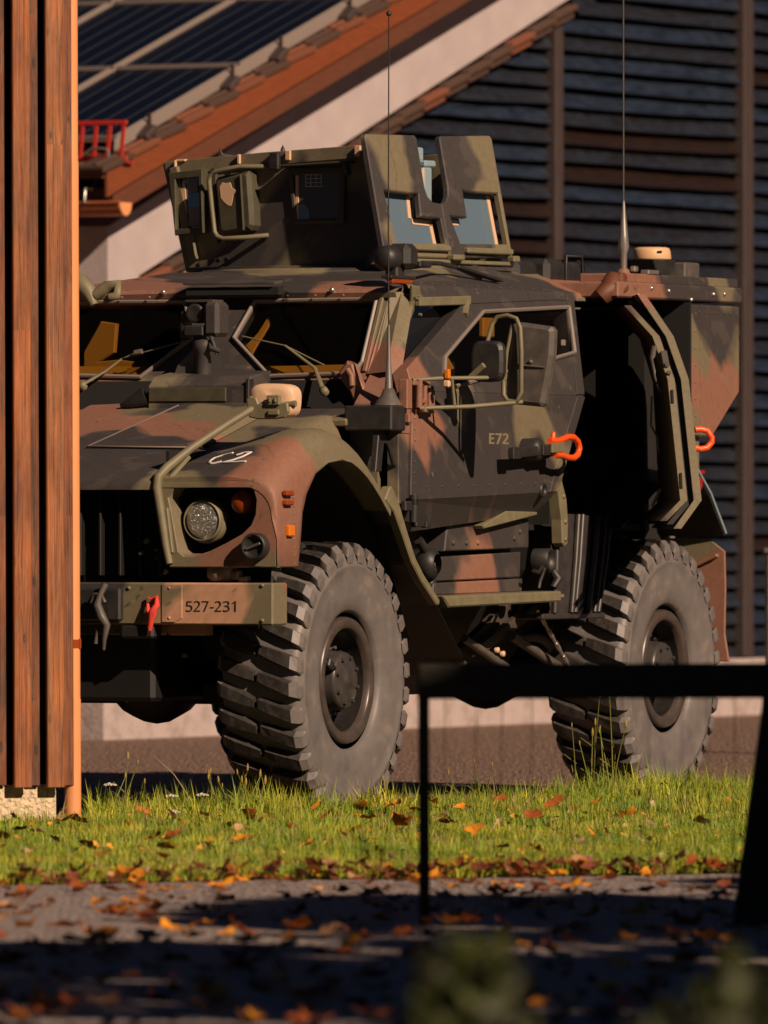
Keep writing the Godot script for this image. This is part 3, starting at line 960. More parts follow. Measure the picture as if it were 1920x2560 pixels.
func vegetation():
	var patch := FastNoiseLite.new()
	patch.seed = 12
	patch.frequency = 0.7
	var meshes := [blade_mesh(12, 0.058, 0.060, 0.0024, 1), blade_mesh(12, 0.088, 0.060, 0.0026, 2), blade_mesh(9, 0.185, 0.06, 0.0030, 3)]
	var xf := [[], [], []]
	var cl := [[], [], []]
	for i in 46000:
		var x := rng.randf_range(-3.0, 3.2)
		var z := lerpf(verge_front(x) + 0.02, verge_back(x) - 0.12, 1.0 - pow(rng.randf(), 1.15))
		if x < -1.40 and z < 2.05 and z > 0.4:
			continue
		var n := patch.get_noise_2d(x, z)
		var back := clampf(1.0 - (z - verge_back(x)) / 1.1, 0.0, 1.0)
		var k := 0
		if rng.randf() < 0.35 + n * 0.6: k = 1
		if rng.randf() < 0.012 + back * 0.55: k = 2
		var sc := rng.randf_range(0.6, 1.15) * (1.0 + n * 0.5)
		xf[k].append(Transform3D(Basis(Vector3.UP, rng.randf() * TAU).scaled(Vector3(sc, sc * rng.randf_range(0.8, 1.2), sc)), Vector3(x, 0.008, z)))
		var dry := clampf(0.30 + patch.get_noise_2d(x * 1.7 + 30.0, z * 1.7) * 0.9 + rng.randf_range(-0.3, 0.3), 0.0, 1.0)
		var c := Color(0.16, 0.27, 0.018).lerp(Color(0.52, 0.48, 0.045), dry) * rng.randf_range(0.55, 1.4)
		if rng.randf() < 0.05:
			c = Color(0.34, 0.25, 0.10)
		cl[k].append(c)
	var names := ["short_grass", "meadow_grass", "long_grass"]
	var labels := ["short green grass of the sunny verge between road and truck", "taller yellow green grass tufts mixed into the sunny verge", "longest grass blades along the back of the verge at the tyres"]
	for k in 3:
		scatter(names[k], labels[k], "grass", meshes[k], "grass", xf[k], cl[k])
	var ros := []
	var rosc := []
	var bits := []
	var bitc := []
	for i in 320:
		var x := rng.randf_range(-2.6, 2.6)
		var z := lerpf(verge_front(x), verge_back(x), rng.randf())
		if x < -1.40 and z < 2.05 and z > 0.4: continue
		ros.append(Transform3D(Basis(Vector3.UP, rng.randf() * TAU).scaled(Vector3.ONE * rng.randf_range(0.6, 1.3)), Vector3(x, 0.01, z)))
		rosc.append(Color(0.10, 0.19, 0.025) * rng.randf_range(0.5, 1.3))
	for i in 700:
		var x := rng.randf_range(-2.6, 2.6)
		var z := lerpf(verge_front(x), verge_back(x), rng.randf())
		if x < -1.40 and z < 2.05 and z > 0.4: continue
		bits.append(Transform3D(Basis.from_euler(Vector3(rng.randf_range(-1, 1), rng.randf() * TAU, rng.randf_range(-1, 1))).scaled(Vector3.ONE * rng.randf_range(0.25, 0.6)), Vector3(x, rng.randf_range(0.02, 0.075), z)))
		bitc.append(Color(0.62, 0.33, 0.03) * rng.randf_range(0.6, 1.2) if rng.randf() < 0.6 else Color(0.45, 0.33, 0.18) * rng.randf_range(0.5, 1.2))
	scatter("broad_leaved_weeds", "flat rosettes of broad leaved weeds between the grass blades", "weeds", blade_mesh(9, 0.085, 0.02, 0.0105, 7), "grass", ros, rosc)
	scatter("leaf_specks", "tiny yellow and tan leaf scraps caught all over the sunny grass", "leaves", leaf_mesh(104, 0.062), "leaf", bits, bitc)
	# tall seed stalks by the rear wheel and by the front wheel
	for w in [[1.06, -1.75, 9, 0.62, "clump of tall green seed stalks in front of the dark rear wheel"], [-0.72, 0.95, 12, 0.30, "yellow tipped grass stalks in front of the front wheel's tread"], [0.42, -0.55, 3, 0.36, "few thin dry stalks standing right of the fence post's top"], [-1.22, 1.1, 4, 0.34, "sparse weed stalks beside the shed's orange downpipe"]]:
		var t := thing("weed_clump", w[4], "weed", Vector3(w[0], 0, w[1]))
		for i in w[2]:
			var mb := MB.new()
			var o := Vector3(rng.randf_range(-0.12, 0.12), 0, rng.randf_range(-0.1, 0.1))
			var h: float = w[3] * rng.randf_range(0.55, 1.0)
			var d := Vector3(rng.randf_range(-0.10, 0.10), 0, rng.randf_range(-0.1, 0.1))
			mb.col = Color(0.16, 0.17, 0.03) * rng.randf_range(0.7, 1.3)
			mb.tube([o, o + d * 0.4 + Vector3.UP * h * 0.5, o + d + Vector3.UP * h * 0.93], [0.004, 0.0032, 0.0022], 5)
			for j in 3:
				var a := rng.randf() * TAU
				var q := o + d * 0.2 + Vector3.UP * h * (0.15 + 0.17 * j)
				var e := q + Vector3(cos(a) * 0.07, 0.05, sin(a) * 0.07)
				mb.quad(q, q + Vector3(0.006, 0.004, 0), e + Vector3(0.003, 0.002, 0), e)
			var st := part("stalk", mb, "grass", t)
			mb = MB.new()
			mb.col = Color(0.30, 0.22, 0.05)
			var hs := rng.randf_range(0.6, 1.3)
			mb.lathe([Vector2(0, 0), Vector2(0.005, 0.010) * hs, Vector2(0.006, 0.024) * hs, Vector2(0.003, 0.038) * hs, Vector2(0, 0.044 * hs)], o + d + Vector3.UP * h * 0.9, Vector3.UP + d, 7)
			part("seed_head", mb, "grass", st)
	# pale flower heads near the shed
	var spots := [[-1.31, 1.35, 0.20, "white yarrow head highest beside the shed's downpipe"], [-1.02, 1.15, 0.14, "small white flower head low in the shaded grass left of the tyre"], [-0.87, 1.3, 0.15, "white flower head just left of the front tyre's shadow"], [-0.99, 2.0, 0.09, "whitest flower head out in the sunny grass by the shed"]]
	for f in spots:
		var t := thing("wildflower", f[3], "flower", Vector3(f[0], 0, f[1]))
		var mb := MB.new()
		mb.col = Color(0.12, 0.15, 0.03)
		mb.tube([Vector3.ZERO, Vector3(0.004, f[2] * 0.5, 0), Vector3(0, f[2], 0)], 0.0025, 5)
		part("stem", mb, "grass", t)
		mb = MB.new()
		for i in 16:
			var a := i * 2.4
			var rr := 0.032 * sqrt(i / 16.0)
			mb.col = Color(0.55, 0.50, 0.45)
			mb.lathe([Vector2(0, 0), Vector2(0.007, 0.004), Vector2(0.006, 0.009), Vector2(0, 0.011)], Vector3(cos(a) * rr, f[2] - rr * 0.3, sin(a) * rr), Vector3.UP, 6)
		part("flower_head", mb, "grass", t)
	# long dry grass stem bending over by the shed
	var ds := thing("dry_stem", "long pale dry stem leaning right over the gravel behind the shed's grass", "stem", Vector3(-0.93, 0, 1.0))
	var dm := MB.new()
	dm.col = Color(0.34, 0.22, 0.12)
	dm.tube([Vector3(0.05, 0, 0), Vector3(0.0, 0.12, 0), Vector3(-0.08, 0.24, 0), Vector3(-0.18, 0.33, 0)], [0.0035, 0.003, 0.0025, 0.0015], 5)
	part("stem", dm, "grass", ds)
	# fallen leaves: the larger ones singly, the litter as one mass
	var lm := []
	for i in 5:
		lm.append(leaf_mesh(100 + i, 0.062))
	for i in 110:
		var x := rng.randf_range(-1.75, 1.55)
		var on_road := i % 5 < 2
		var z := rng.randf_range(verge_front(x) + 0.10, verge_front(x) + 3.4) if on_road else lerpf(verge_front(x) - 0.2, verge_back(x) + 0.3, rng.randf())
		if x < -1.35 and z < 2.1: z += 2.0
		var o := MeshInstance3D.new()
		o.name = numbered("fallen_leaf")
		o.mesh = lm[i % 5]
		var m: StandardMaterial3D = M["leaf"].duplicate()
		var c := leaf_colour()
		m.albedo_color = lin(c.r * 1.25, c.g * 1.25, c.b * 1.25)
		o.material_override = m
		var s := rng.randf_range(0.7, 1.3)
		o.transform = Transform3D(Basis.from_euler(Vector3(rng.randf_range(-0.6, 0.6) * (0.4 if on_road else 1.2), rng.randf() * TAU, rng.randf_range(-0.5, 0.7) * (0.4 if on_road else 1.2))).scaled(Vector3.ONE * s), Vector3(x, 0.022 if on_road else rng.randf_range(0.05, 0.10), z))
		add_child(o)
		var tone := "yellow orange" if c.r > 0.42 and c.b < 0.06 else ("pale tan" if c.b >= 0.06 else ("rust brown" if c.r > 0.26 else "dark brown"))
		var size_word := "large" if s > 1.12 else ("small" if s < 0.85 else "medium")
		var depth := (z - verge_front(x))
		var spot := ""
		if on_road:
			spot = "on the asphalt just before the grass" if depth < 1.2 else ("on the asphalt at the edge of the shade" if depth < 2.3 else "on the shaded asphalt nearest the camera")
		else:
			spot = "in the grass close to the road" if depth > -2.2 else ("in the middle of the grass verge" if depth > -4.6 else "in the long grass near the truck's wheels")
		var third := "left" if x < -0.55 else ("right" if x > 0.55 else "centre")
		o.set_meta("label", "%s %s fallen leaf %s, %s" % [size_word, tone, spot, third])
		o.set_meta("category", "leaf")
		o.set_meta("group", "leaves fallen on the road" if on_road else "leaves fallen in the grass")
	var lx := [[], []]
	var lc := [[], []]
	for i in 1500:
		var x := rng.randf_range(-3.0, 3.0)
		var edge := i < 330
		var z := verge_front(x) + (rng.randfn(0.03, 0.05) if edge else pow(rng.randf(), 0.9) * 13.0 + 0.1)
		if rng.randf() < 0.3 and edge and x < -0.3: continue
		var s := rng.randf_range(0.5, 1.15)
		if z > 11.5: s *= 1.35
		lx[i % 2].append(Transform3D(Basis.from_euler(Vector3(rng.randf_range(-0.7, 0.7) * (1.0 if edge else 0.5), rng.randf() * TAU, rng.randf_range(-0.7, 0.7) * (1.0 if edge else 0.5))).scaled(Vector3.ONE * s), Vector3(x, rng.randf_range(0.015, 0.065) if edge else 0.018, z)))
		var c := leaf_colour()
		if edge and rng.randf() < 0.6: c = Color(0.14, 0.045, 0.02) * rng.randf_range(0.6, 1.6)
		lc[i % 2].append(c)
	scatter("leaf_litter", "brown leaf litter heaped along the road's edge and strewn over the asphalt", "leaves", lm[0], "leaf", lx[0], lc[0])
	scatter("leaf_litter", "thinner second layer of leaf litter strewn over the shaded asphalt", "leaves", lm[3], "leaf", lx[1], lc[1])
	# near, out of focus bushes rising into the bottom of the view
	var bm := leaf_mesh(300, 0.05)
	for q in [[Vector3(0.62, 0, 31.5), 0.50, 0.76, "blurred dark green bush in the near foreground, lower right corner"], [Vector3(0.16, 0, 30.0), 0.24, 0.74, "smaller blurred olive weed in the near foreground, bottom centre"]]:
		var a := []
		var b := []
		for i in 800:
			var d: Vector3 = Vector3(rng.randfn(), 0, rng.randfn()) * q[1] * 0.5
			var h: float = q[2] * exp(-d.length_squared() / (q[1] * q[1])) * sqrt(rng.randf())
			a.append(Transform3D(Basis.from_euler(Vector3(rng.randf() * 3, rng.randf() * TAU, rng.randf() * 3)).scaled(Vector3.ONE * rng.randf_range(0.6, 1.2)), d + Vector3.UP * h))
			b.append(Color(0.030, 0.042, 0.004) * rng.randf_range(0.3, 1.5))
		var t := thing("foreground_bush", q[3], "bush", q[0])
		var f := scatter("foliage", "", "", bm, "tree_leaf", a, b, t)
		f.name = "foliage"
		var mb := MB.new()
		for i in 7:
			mb.tube([Vector3.ZERO, Vector3(rng.randf_range(-0.15, 0.15), q[2] * 0.5, rng.randf_range(-0.1, 0.1)), Vector3(rng.randf_range(-0.25, 0.25), q[2] * 0.8, rng.randf_range(-0.2, 0.2))], [0.008, 0.005, 0.003], 5)
		part("stem", mb, "bark", t)

# ------------------------------------------------------------------ the trees to the right that shade the road and the fence
func shade_trees():
	var spots := [[Vector3(6.9, 0, 25.6), 8.7, "nearest broad tree beside the road, shading the fence"], [Vector3(9.0, 0, 21.9), 9.1, "broad tree beside the road level with the fence"], [Vector3(11.3, 0, 18.9), 9.3, "farthest broad tree in the roadside row"], [Vector3(6.3, 0, 30.6), 8.8, "tall tree behind the roadside row"], [Vector3(9.6, 0, 27.6), 9.0, "tallest tree behind the roadside row"]]
	for s in spots:
		var t := thing("roadside_tree", s[2], "tree", s[0], 0.0, "trees shading the road")
		var h: float = s[1]
		var mb := MB.new()
		mb.tube([Vector3.ZERO, Vector3(0.05, h * 0.2, 0.03), Vector3(-0.04, h * 0.45, 0.0), Vector3(0.0, h * 0.85, 0.05)], [0.24, 0.19, 0.14, 0.04], 10)
		for i in 9:
			var a := i * 2.4
			var y := h * (0.3 + 0.055 * i)
			var l := 2.1 * (1.0 - 0.05 * i)
			mb.tube([Vector3(0, y, 0), Vector3(cos(a) * l * 0.5, y + 0.5, sin(a) * l * 0.5), Vector3(cos(a) * l, y + 0.9, sin(a) * l)], [0.08, 0.05, 0.015], 6)
		part("trunk", mb, "bark", t)
		mb = MB.new()
		for i in (2500 if s[1] == 9.1 or s[1] == 9.3 else 1700):
			var a := rng.randf() * TAU
			var u := rng.randf()
			var y := lerpf(h * 0.30, h, u)
			var rad := 2.5 * pow(sin(PI * clampf(u * 0.86 + 0.14, 0, 1)), 0.6) * sqrt(rng.randf()) * (1.0 + 0.2 * sin(a * 3.0 + u * 7.0))
			var p := Vector3(cos(a) * rad, y, sin(a) * rad)
			var b := Basis.from_euler(Vector3(rng.randf() * 3, rng.randf() * 6, rng.randf() * 3)) * rng.randf_range(0.14, 0.25)
			var c := rng.randf_range(0.6, 1.3)
			mb.col = Color(0.07 * c, 0.075 * c, 0.012 * c)
			mb.quad(p - b.x - b.y * 0.6, p + b.x * 0.2 - b.y, p + b.x + b.y * 0.5, p - b.x * 0.3 + b.y)
		part("crown", mb, "tree_leaf", t)

# ------------------------------------------------------------------ the truck (its own axes: x its left side, z forward, origin under the front axle)
func hood_y(z: float) -> float:
	return 1.667 + 0.25 * (0.87 - z)

func lut(t: Array, x: float) -> float:      # linear table of [x, y], x falling
	if x >= t[0][0]:
		return t[0][1]
	for i in t.size() - 1:
		if x >= t[i + 1][0]:
			return lerpf(t[i][1], t[i + 1][1], (t[i][0] - x) / (t[i][0] - t[i + 1][0]))
	return t[-1][1]

func new_mb(side := 1.0) -> MB:
	var mb := MB.new()
	if side < 0:
		mb.xf = Transform3D(Basis.from_scale(Vector3(-1, 1, 1)), Vector3.ZERO)
		mb.flip = true
	return mb

func wheel_meshes() -> Dictionary:
	var d := {}
	var mb := MB.new()
	mb.lathe([Vector2(0.335, -0.14), Vector2(0.36, -0.168), Vector2(0.42, -0.196), Vector2(0.50, -0.212), Vector2(0.58, -0.212), Vector2(0.625, -0.198), Vector2(0.638, -0.17), Vector2(0.641, -0.1), Vector2(0.641, 0.1), Vector2(0.638, 0.17), Vector2(0.625, 0.198), Vector2(0.60, 0.208), Vector2(0.575, 0.213), Vector2(0.566, 0.219), Vector2(0.556, 0.213), Vector2(0.50, 0.2145), Vector2(0.44, 0.213), Vector2(0.405, 0.209), Vector2(0.38, 0.203), Vector2(0.355, 0.194), Vector2(0.343, 0.184), Vector2(0.336, 0.165)], Vector3.ZERO, Vector3.RIGHT, 72)
	d.tyre = mb.done()
	mb = MB.new()
	var sb := MB.new()
	var n := 32
	var step := TAU / n
	var r := RandomNumberGenerator.new()
	r.seed = 8
	for s in [-1.0, 1.0]:
		for k in n:
			var ang: float = (k + (0.5 if s > 0 else 0.0)) * step
			var top := []
			var low := []
			var sec := [[0.012, 0.678, 0.634, 0.17], [0.06, 0.683, 0.634, 0.22], [0.14, 0.684, 0.634, 0.245], [0.184, 0.680, 0.630, 0.26], [0.214, 0.652, 0.618, 0.27], [0.221, 0.622, 0.610, 0.26], [0.217, 0.580, 0.578, 0.20]]
			for q in sec:
				var t: Array = []
				var l: Array = []
				for e in [-1.0, 1.0]:
					var ac: float = ang + s * (q[0] - 0.1) * 0.55 * step / 0.2
					var a1: float = ac + e * q[3] * step * 0.88
					var a2: float = ac + e * (q[3] + 0.07) * step
					var rt: float = q[1] + r.randf_range(-0.002, 0.002)
					t.append(Vector3(q[0] * s, cos(a1) * rt, sin(a1) * rt))
					l.append(Vector3((q[0] - (0.004 if q[0] > 0.18 else 0.0)) * s, cos(a2) * q[2], sin(a2) * q[2]))
				top.append(t); low.append(l)
			mb.flip = s > 0
			sb.flip = s > 0
			for i in sec.size() - 1:
				var m2 := mb if i < 3 else sb
				m2.quad(top[i][0], top[i][1], top[i + 1][1], top[i + 1][0])
				m2.quad(low[i][0], top[i][0], top[i + 1][0], low[i + 1][0])
				m2.quad(top[i][1], low[i][1], low[i + 1][1], top[i + 1][1])
			mb.quad(low[0][0], low[0][1], top[0][1], top[0][0])
	d.tread = mb.done()
	d.shoulder = sb.done()
	mb = MB.new()
	mb.lathe([Vector2(0.250, 0.085), Vector2(0.256, 0.112), Vector2(0.266, 0.120), Vector2(0.298, 0.124), Vector2(0.308, 0.118), Vector2(0.314, 0.100), Vector2(0.316, -0.02)], Vector3.ZERO, Vector3.RIGHT, 56)
	d.rim = mb.done()
	mb = MB.new()
	mb.lathe([Vector2(0.10, -0.05), Vector2(0.19, -0.06), Vector2(0.225, -0.05), Vector2(0.242, -0.02), Vector2(0.248, 0.05), Vector2(0.250, 0.086)], Vector3.ZERO, Vector3.RIGHT, 48)
	mb.lathe([Vector2(0.316, -0.02), Vector2(0.33, 0.0), Vector2(0.345, 0.06)], Vector3.ZERO, Vector3.RIGHT, 48)
	for k in 10:
		var a := TAU * k / 10.0
		mb.box(Vector3(-0.02, cos(a) * 0.225, sin(a) * 0.225), Vector3(0.04, 0.045, 0.035), 0.006, Basis(Vector3.RIGHT, a))
	d.disc = mb.done()
	mb = MB.new()
	mb.lathe([Vector2(0.17, -0.12), Vector2(0.16, 0.0), Vector2(0.148, 0.015), Vector2(0.143, 0.085), Vector2(0.138, 0.100), Vector2(0.132, 0.106), Vector2(0.08, 0.114), Vector2(0.03, 0.117), Vector2(0.028, 0.120), Vector2(0, 0.121)], Vector3.ZERO, Vector3.RIGHT, 40)
	for k in 8:
		var a := TAU * k / 8.0 + 0.2
		mb.lathe([Vector2(0.011, 0.10), Vector2(0.010, 0.122), Vector2(0, 0.124)], Vector3(0, cos(a) * 0.115, sin(a) * 0.115), Vector3.RIGHT, 6, false)
	d.hub = mb.done()
	mb = MB.new()
	mb.lathe([Vector2(0.018, 0), Vector2(0.018, 0.035), Vector2(0.012, 0.040), Vector2(0.010, 0.06), Vector2(0, 0.061)], Vector3.ZERO, Vector3.RIGHT, 6, false)
	d.nut = mb.done()
	mb = MB.new()
	mb.tube([Vector3(0.10, 0.13, 0), Vector3(0.12, 0.17, 0.01), Vector3(0.11, 0.22, 0.015), Vector3(0.09, 0.26, 0.02)], 0.012, 7)
	mb.box(Vector3(0.10, 0.205, 0.012), Vector3(0.05, 0.06, 0.045), 0.006)
	d.hose = mb.done()
	return d

func add_wheel(t: Node3D, d: Dictionary, at: Vector3, turn: float, spin: float):
	var w := Node3D.new()
	w.name = "wheel"
	t.add_child(w, true)
	w.transform = Transform3D(Basis(Vector3.UP, turn) * Basis(Vector3.RIGHT, spin), at)
	share("tyre", d.tyre, "sidewall", w, Transform3D())
	share("tread_blocks", d.tread, "tread_dust", w, Transform3D()).set_meta("kind", "stuff")
	share("shoulder_blocks", d.shoulder, "sidewall", w, Transform3D()).set_meta("kind", "stuff")
	share("rim", d.rim, "rim_ring", w, Transform3D(Basis(), Vector3(0.062, 0, 0)))
	share("disc", d.disc, "dark_rim", w, Transform3D(Basis(), Vector3(0.062, 0, 0)))
	share("hub", d.hub, "hub_grey", w, Transform3D(Basis(), Vector3(0.066, 0, 0)))
	for k in 10:
		var a := TAU * (k + 0.5) / 10.0
		share("wheel_nut", d.nut, "grey_metal", w, Transform3D(Basis(), Vector3(0.0, cos(a) * 0.200, sin(a) * 0.200)))
	share("inflation_hose", d.hose, "black_metal", w, Transform3D(Basis(Vector3.RIGHT, 0.8), Vector3(0.06, 0, 0)))

func lettering(called: String, s: String, height: float, width: float, m: String, parent: Node, xf: Transform3D, depth := 0.0025):
	var tm := TextMesh.new()
	var f := SystemFont.new()
	f.font_names = PackedStringArray(["Droid Sans"])
	f.font_weight = 700 if called == "faded_marking" else 400
	tm.font = f
	tm.text = s
	tm.font_size = 64
	tm.pixel_size = 0.01
	tm.depth = 0.01
	var ab := tm.get_aabb()
	var sc := Vector3(width / maxf(ab.size.x, 0.01), height / maxf(ab.size.y, 0.01), depth / 0.01)
	var o := MeshInstance3D.new()
	o.name = called
	o.mesh = tm
	o.material_override = M[m]
	parent.add_child(o, true)
	o.transform = xf * Transform3D(Basis.from_scale(sc), -(ab.position + ab.size * 0.5) * sc)

func truck():
	mottled("tread_dust", [lin(0.012, 0.011, 0.011), lin(0.026, 0.023, 0.021), lin(0.060, 0.050, 0.043)], 0.025, 0.7, Vector3.ONE * 1.5, 24, 0.08)
	var t := thing("armoured_truck", "camouflaged armoured military truck with a gun turret and one rear door ajar", "truck", Vector3(-1.2346, 0, -0.507), deg_to_rad(-25.0))
	var X := Vector3.RIGHT
	var Y := Vector3.UP
	var Z := Vector3.BACK
	truck_nose(t)
	truck_cab(t)
	truck_doors(t)
	truck_turret(t)
	truck_rear(t)
	truck_under(t)
	var rv := MB.new()
	var stud := func(p: Vector3, n: Vector3, r := 0.0075):
		rv.lathe([Vector2(r, 0), Vector2(r * 0.8, r * 0.6), Vector2(0, r * 0.85)], p, n, 7)
	for i in 9:
		stud.call(Vector3(1.2, 1.585 + i * 0.055, -0.705 - i * 0.001), X)
		stud.call(Vector3(1.2, 1.625 + i * 0.003, -0.85 - i * 0.19), X)
		stud.call(Vector3(1.20 - 0.36 * (0.03 + 0.052 * i), 2.13 + 0.052 * i, -2.745 - 0.029 * i), X)
		stud.call(Vector3(1.203, 1.25 + i * 0.04, 0.68 + i * 0.002), X, 0.006)
	for i in 12:
		stud.call(Vector3(0.985 - 0.001 * i, 2.652, -1.25 - i * 0.14), Vector3(0.8, 0.6, 0), 0.007)
		stud.call(Vector3(-0.85 + i * 0.155, 2.588, -0.935), Z, 0.007)
		stud.call(Vector3(0.16 + i * 0.06, 2.155, -0.775), Z, 0.006)
		stud.call(Vector3(1.19, 1.775 - 0.0 * i, 0.0), X, 0.001)
	for q in [[1.12, 1.145], [1.12, 0.975], [0.62, 1.13], [0.62, 0.985], [0.40, 1.13]]:
		stud.call(Vector3(q[0], q[1], 0.872), Z, 0.011)
	for i in 7:
		stud.call(Vector3(1.226, 2.55 - i * 0.09, -4.20), X, 0.007)
		stud.call(Vector3(1.226, 2.56, -4.25 - i * 0.085), X, 0.007)
	part("rivets", rv, "camo", t).set_meta("kind", "stuff")
	var d := wheel_meshes()
	add_wheel(t, d, Vector3(0.985, 0.672, 0), 0.0, 0.3)
	add_wheel(t, d, Vector3(0.985, 0.672, -3.94), 0.0, 1.1)
	add_wheel(t, d, Vector3(-0.985, 0.672, 0), PI, 0.2)
	add_wheel(t, d, Vector3(-0.985, 0.672, -3.94), PI, 0.9)

func truck_nose(t: Node3D):
	var X := Vector3.RIGHT
	var Y := Vector3.UP
	var Z := Vector3.BACK
	var sh := [[0.87, 1.665], [0.82, 1.70], [0.75, 1.745], [0.6, 1.815], [0.45, 1.872], [0.3, 1.908], [0.15, 1.912], [0.0, 1.885], [-0.16, 1.815], [-0.3, 1.72], [-0.42, 1.62]]
	var lp := [[0.66, 1.232], [0.646, 1.232], [0.62, 1.35], [0.598, 1.489], [0.551, 1.582], [0.45, 1.68], [0.3, 1.735], [0.156, 1.75], [0.03, 1.737], [-0.084, 1.697], [-0.2, 1.64], [-0.34, 1.561], [-0.42, 1.50]]
	var zs := [0.883, 0.881, 0.876, 0.87, 0.84, 0.80, 0.75, 0.70, 0.66, 0.646, 0.62, 0.598, 0.551, 0.50, 0.45, 0.37, 0.3, 0.23, 0.156, 0.09, 0.03, -0.03, -0.084, -0.14, -0.2, -0.27, -0.34, -0.42]
	for s in [1.0, -1.0]:
		var mb := new_mb(s)
		var rows := []
		for z in zs:
			var S := lut(sh, z)
			var hy := hood_y(z)
			var x0 := lerpf(0.56, 0.86, clampf((0.3 - z) / 0.55, 0.0, 1.0))
			var row := []
			for i in 10:
				var x := lerpf(0.55, 1.05, i / 9.0)
				var u := smoothstep(x0, 1.05, x)
				row.append(Vector3(x, lerpf(hy, S, u), z))
			for q in [[1.09, 0.004], [1.125, 0.018], [1.155, 0.040], [1.18, 0.072], [1.193, 0.105], [1.2, 0.15]]:
				row.append(Vector3(q[0], S - q[1], z))
			if z > 0.871:
				var dr: float = {0.883: 0.045, 0.881: 0.022, 0.876: 0.007}[z]
				for i in row.size():
					row[i] = Vector3(row[i].x - (dr * 0.5 if row[i].x > 1.06 else 0.0), row[i].y - dr, z)
			var L := lut(lp, z)
			row.append(Vector3(1.203, lerpf(S - 0.15, L, 0.5), z))
			row.append(Vector3(1.205, L + 0.008, z))
			row.append(Vector3(1.197, L, z))
			row.append(Vector3(1.15, L + 0.004, z))
			row.append(Vector3(1.00, L + 0.012, z))
			rows.append(row)
		mb.group = 1
		mb.loft(rows)
		mb.group = -1
		part("fender", mb, "camo", t)
		# front face with the headlamp bay cut in it
		mb = new_mb(s)
		var outer := [Vector2(0.55, 1.664), Vector2(0.66, 1.672), Vector2(0.80, 1.678), Vector2(0.95, 1.676), Vector2(1.05, 1.662), Vector2(1.11, 1.645), Vector2(1.155, 1.60), Vector2(1.185, 1.55), Vector2(1.2, 1.48), Vector2(1.2, 1.232), Vector2(0.622, 1.231), Vector2(0.602, 1.35), Vector2(0.57, 1.55)]
		var hole := [Vector2(0.618, 1.57), Vector2(0.655, 1.622), Vector2(0.75, 1.630), Vector2(0.86, 1.640), Vector2(0.97, 1.648), Vector2(1.035, 1.642), Vector2(1.073, 1.615), Vector2(1.09, 1.56), Vector2(1.085, 1.49), Vector2(1.06, 1.435), Vector2(1.012, 1.392), Vector2(0.93, 1.35), Vector2(0.84, 1.310), Vector2(0.76, 1.287), Vector2(0.70, 1.287), Vector2(0.672, 1.31), Vector2(0.655, 1.40), Vector2(0.636, 1.50)]
		mb.prism(outer, Vector3(0, 0, 0.845), X, Y, 0.035, 0.005, hole)
		var r0 := []
		var r1 := []
		var r2 := []
		for p in MB.ccw(hole):
			var c := Vector2(0.86, 1.47)
			var q: Vector2 = c + (p - c) * 0.94
			r0.append(Vector3(p.x, p.y, 0.868)); r1.append(Vector3(q.x, q.y, 0.80)); r2.append(Vector3(q.x, q.y, 0.66))
		mb.group = 1
		mb.flip = not mb.flip
		mb.loft([r0, r1], true)
		mb.flip = not mb.flip
		mb.group = -1
		part("nose_panel", mb, "camo", t)
		mb = new_mb(s)
		mb.flip = not mb.flip
		mb.loft([r1, r2], true)
		mb.flip = not mb.flip
		mb.box(Vector3(0.86, 1.47, 0.655), Vector3(0.52, 0.40, 0.01), 0.001)
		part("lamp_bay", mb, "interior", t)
		# head lamp
		var lo := Vector3(0.772 * s, 1.458, 0.0)
		mb = MB.new()
		mb.lathe([Vector2(0.086, 0.66), Vector2(0.098, 0.70), Vector2(0.112, 0.745), Vector2(0.112, 0.775), Vector2(0.108, 0.79), Vector2(0.103, 0.792), Vector2(0.103, 0.805), Vector2(0.099, 0.828), Vector2(0.093, 0.830), Vector2(0.091, 0.80)], lo, Z, 36)
		var hl := part("headlight", mb, "olive", t)
		mb = MB.new()
		mb.lathe([Vector2(0.094, 0.812), Vector2(0.075, 0.835), Vector2(0.04, 0.846), Vector2(0, 0.850)], lo, Z, 36)
		part("lens", mb, "lens_clear", hl)
		# turn signal, fog lamp, side markers
		mb = MB.new()
		mb.lathe([Vector2(0.058, 0.74), Vector2(0.058, 0.815), Vector2(0.05, 0.83), Vector2(0.02, 0.838), Vector2(0, 0.839)], Vector3(0.982 * s, 1.548, 0), Z, 28)
		part("turn_signal", mb, "dark_amber", t)
		mb = MB.new()
		mb.lathe([Vector2(0.066, 0.86), Vector2(0.066, 0.93), Vector2(0.058, 0.945), Vector2(0.050, 0.93), Vector2(0.03, 0.925), Vector2(0, 0.922)], Vector3(1.10 * s, 1.333, 0), Z, 28)
		var fg := part("blackout_lamp", mb, "black_metal", t)
		mb = MB.new()
		mb.box(Vector3(1.10 * s, 1.335, 0.934), Vector3(0.085, 0.014, 0.012), 0.003, Basis(Z, 0.35 * s))
		part("lamp_hood", mb, "grey_metal", fg)
		for q in [[1.591, 0.775], [1.545, 0.775]]:
			mb = MB.new()
			mb.box(Vector3(1.212 * s, q[0], q[1]), Vector3(0.03, 0.026, 0.085), 0.006)
			part("side_marker", mb, "dark_amber", t)
		mb = MB.new()
		mb.box(Vector3(1.212 * s, 1.409, 0.752), Vector3(0.026, 0.055, 0.065), 0.008)
		part("side_reflector", mb, "amber", t)
		# flare strap and mud flap behind the front wheel
		mb = new_mb(s)
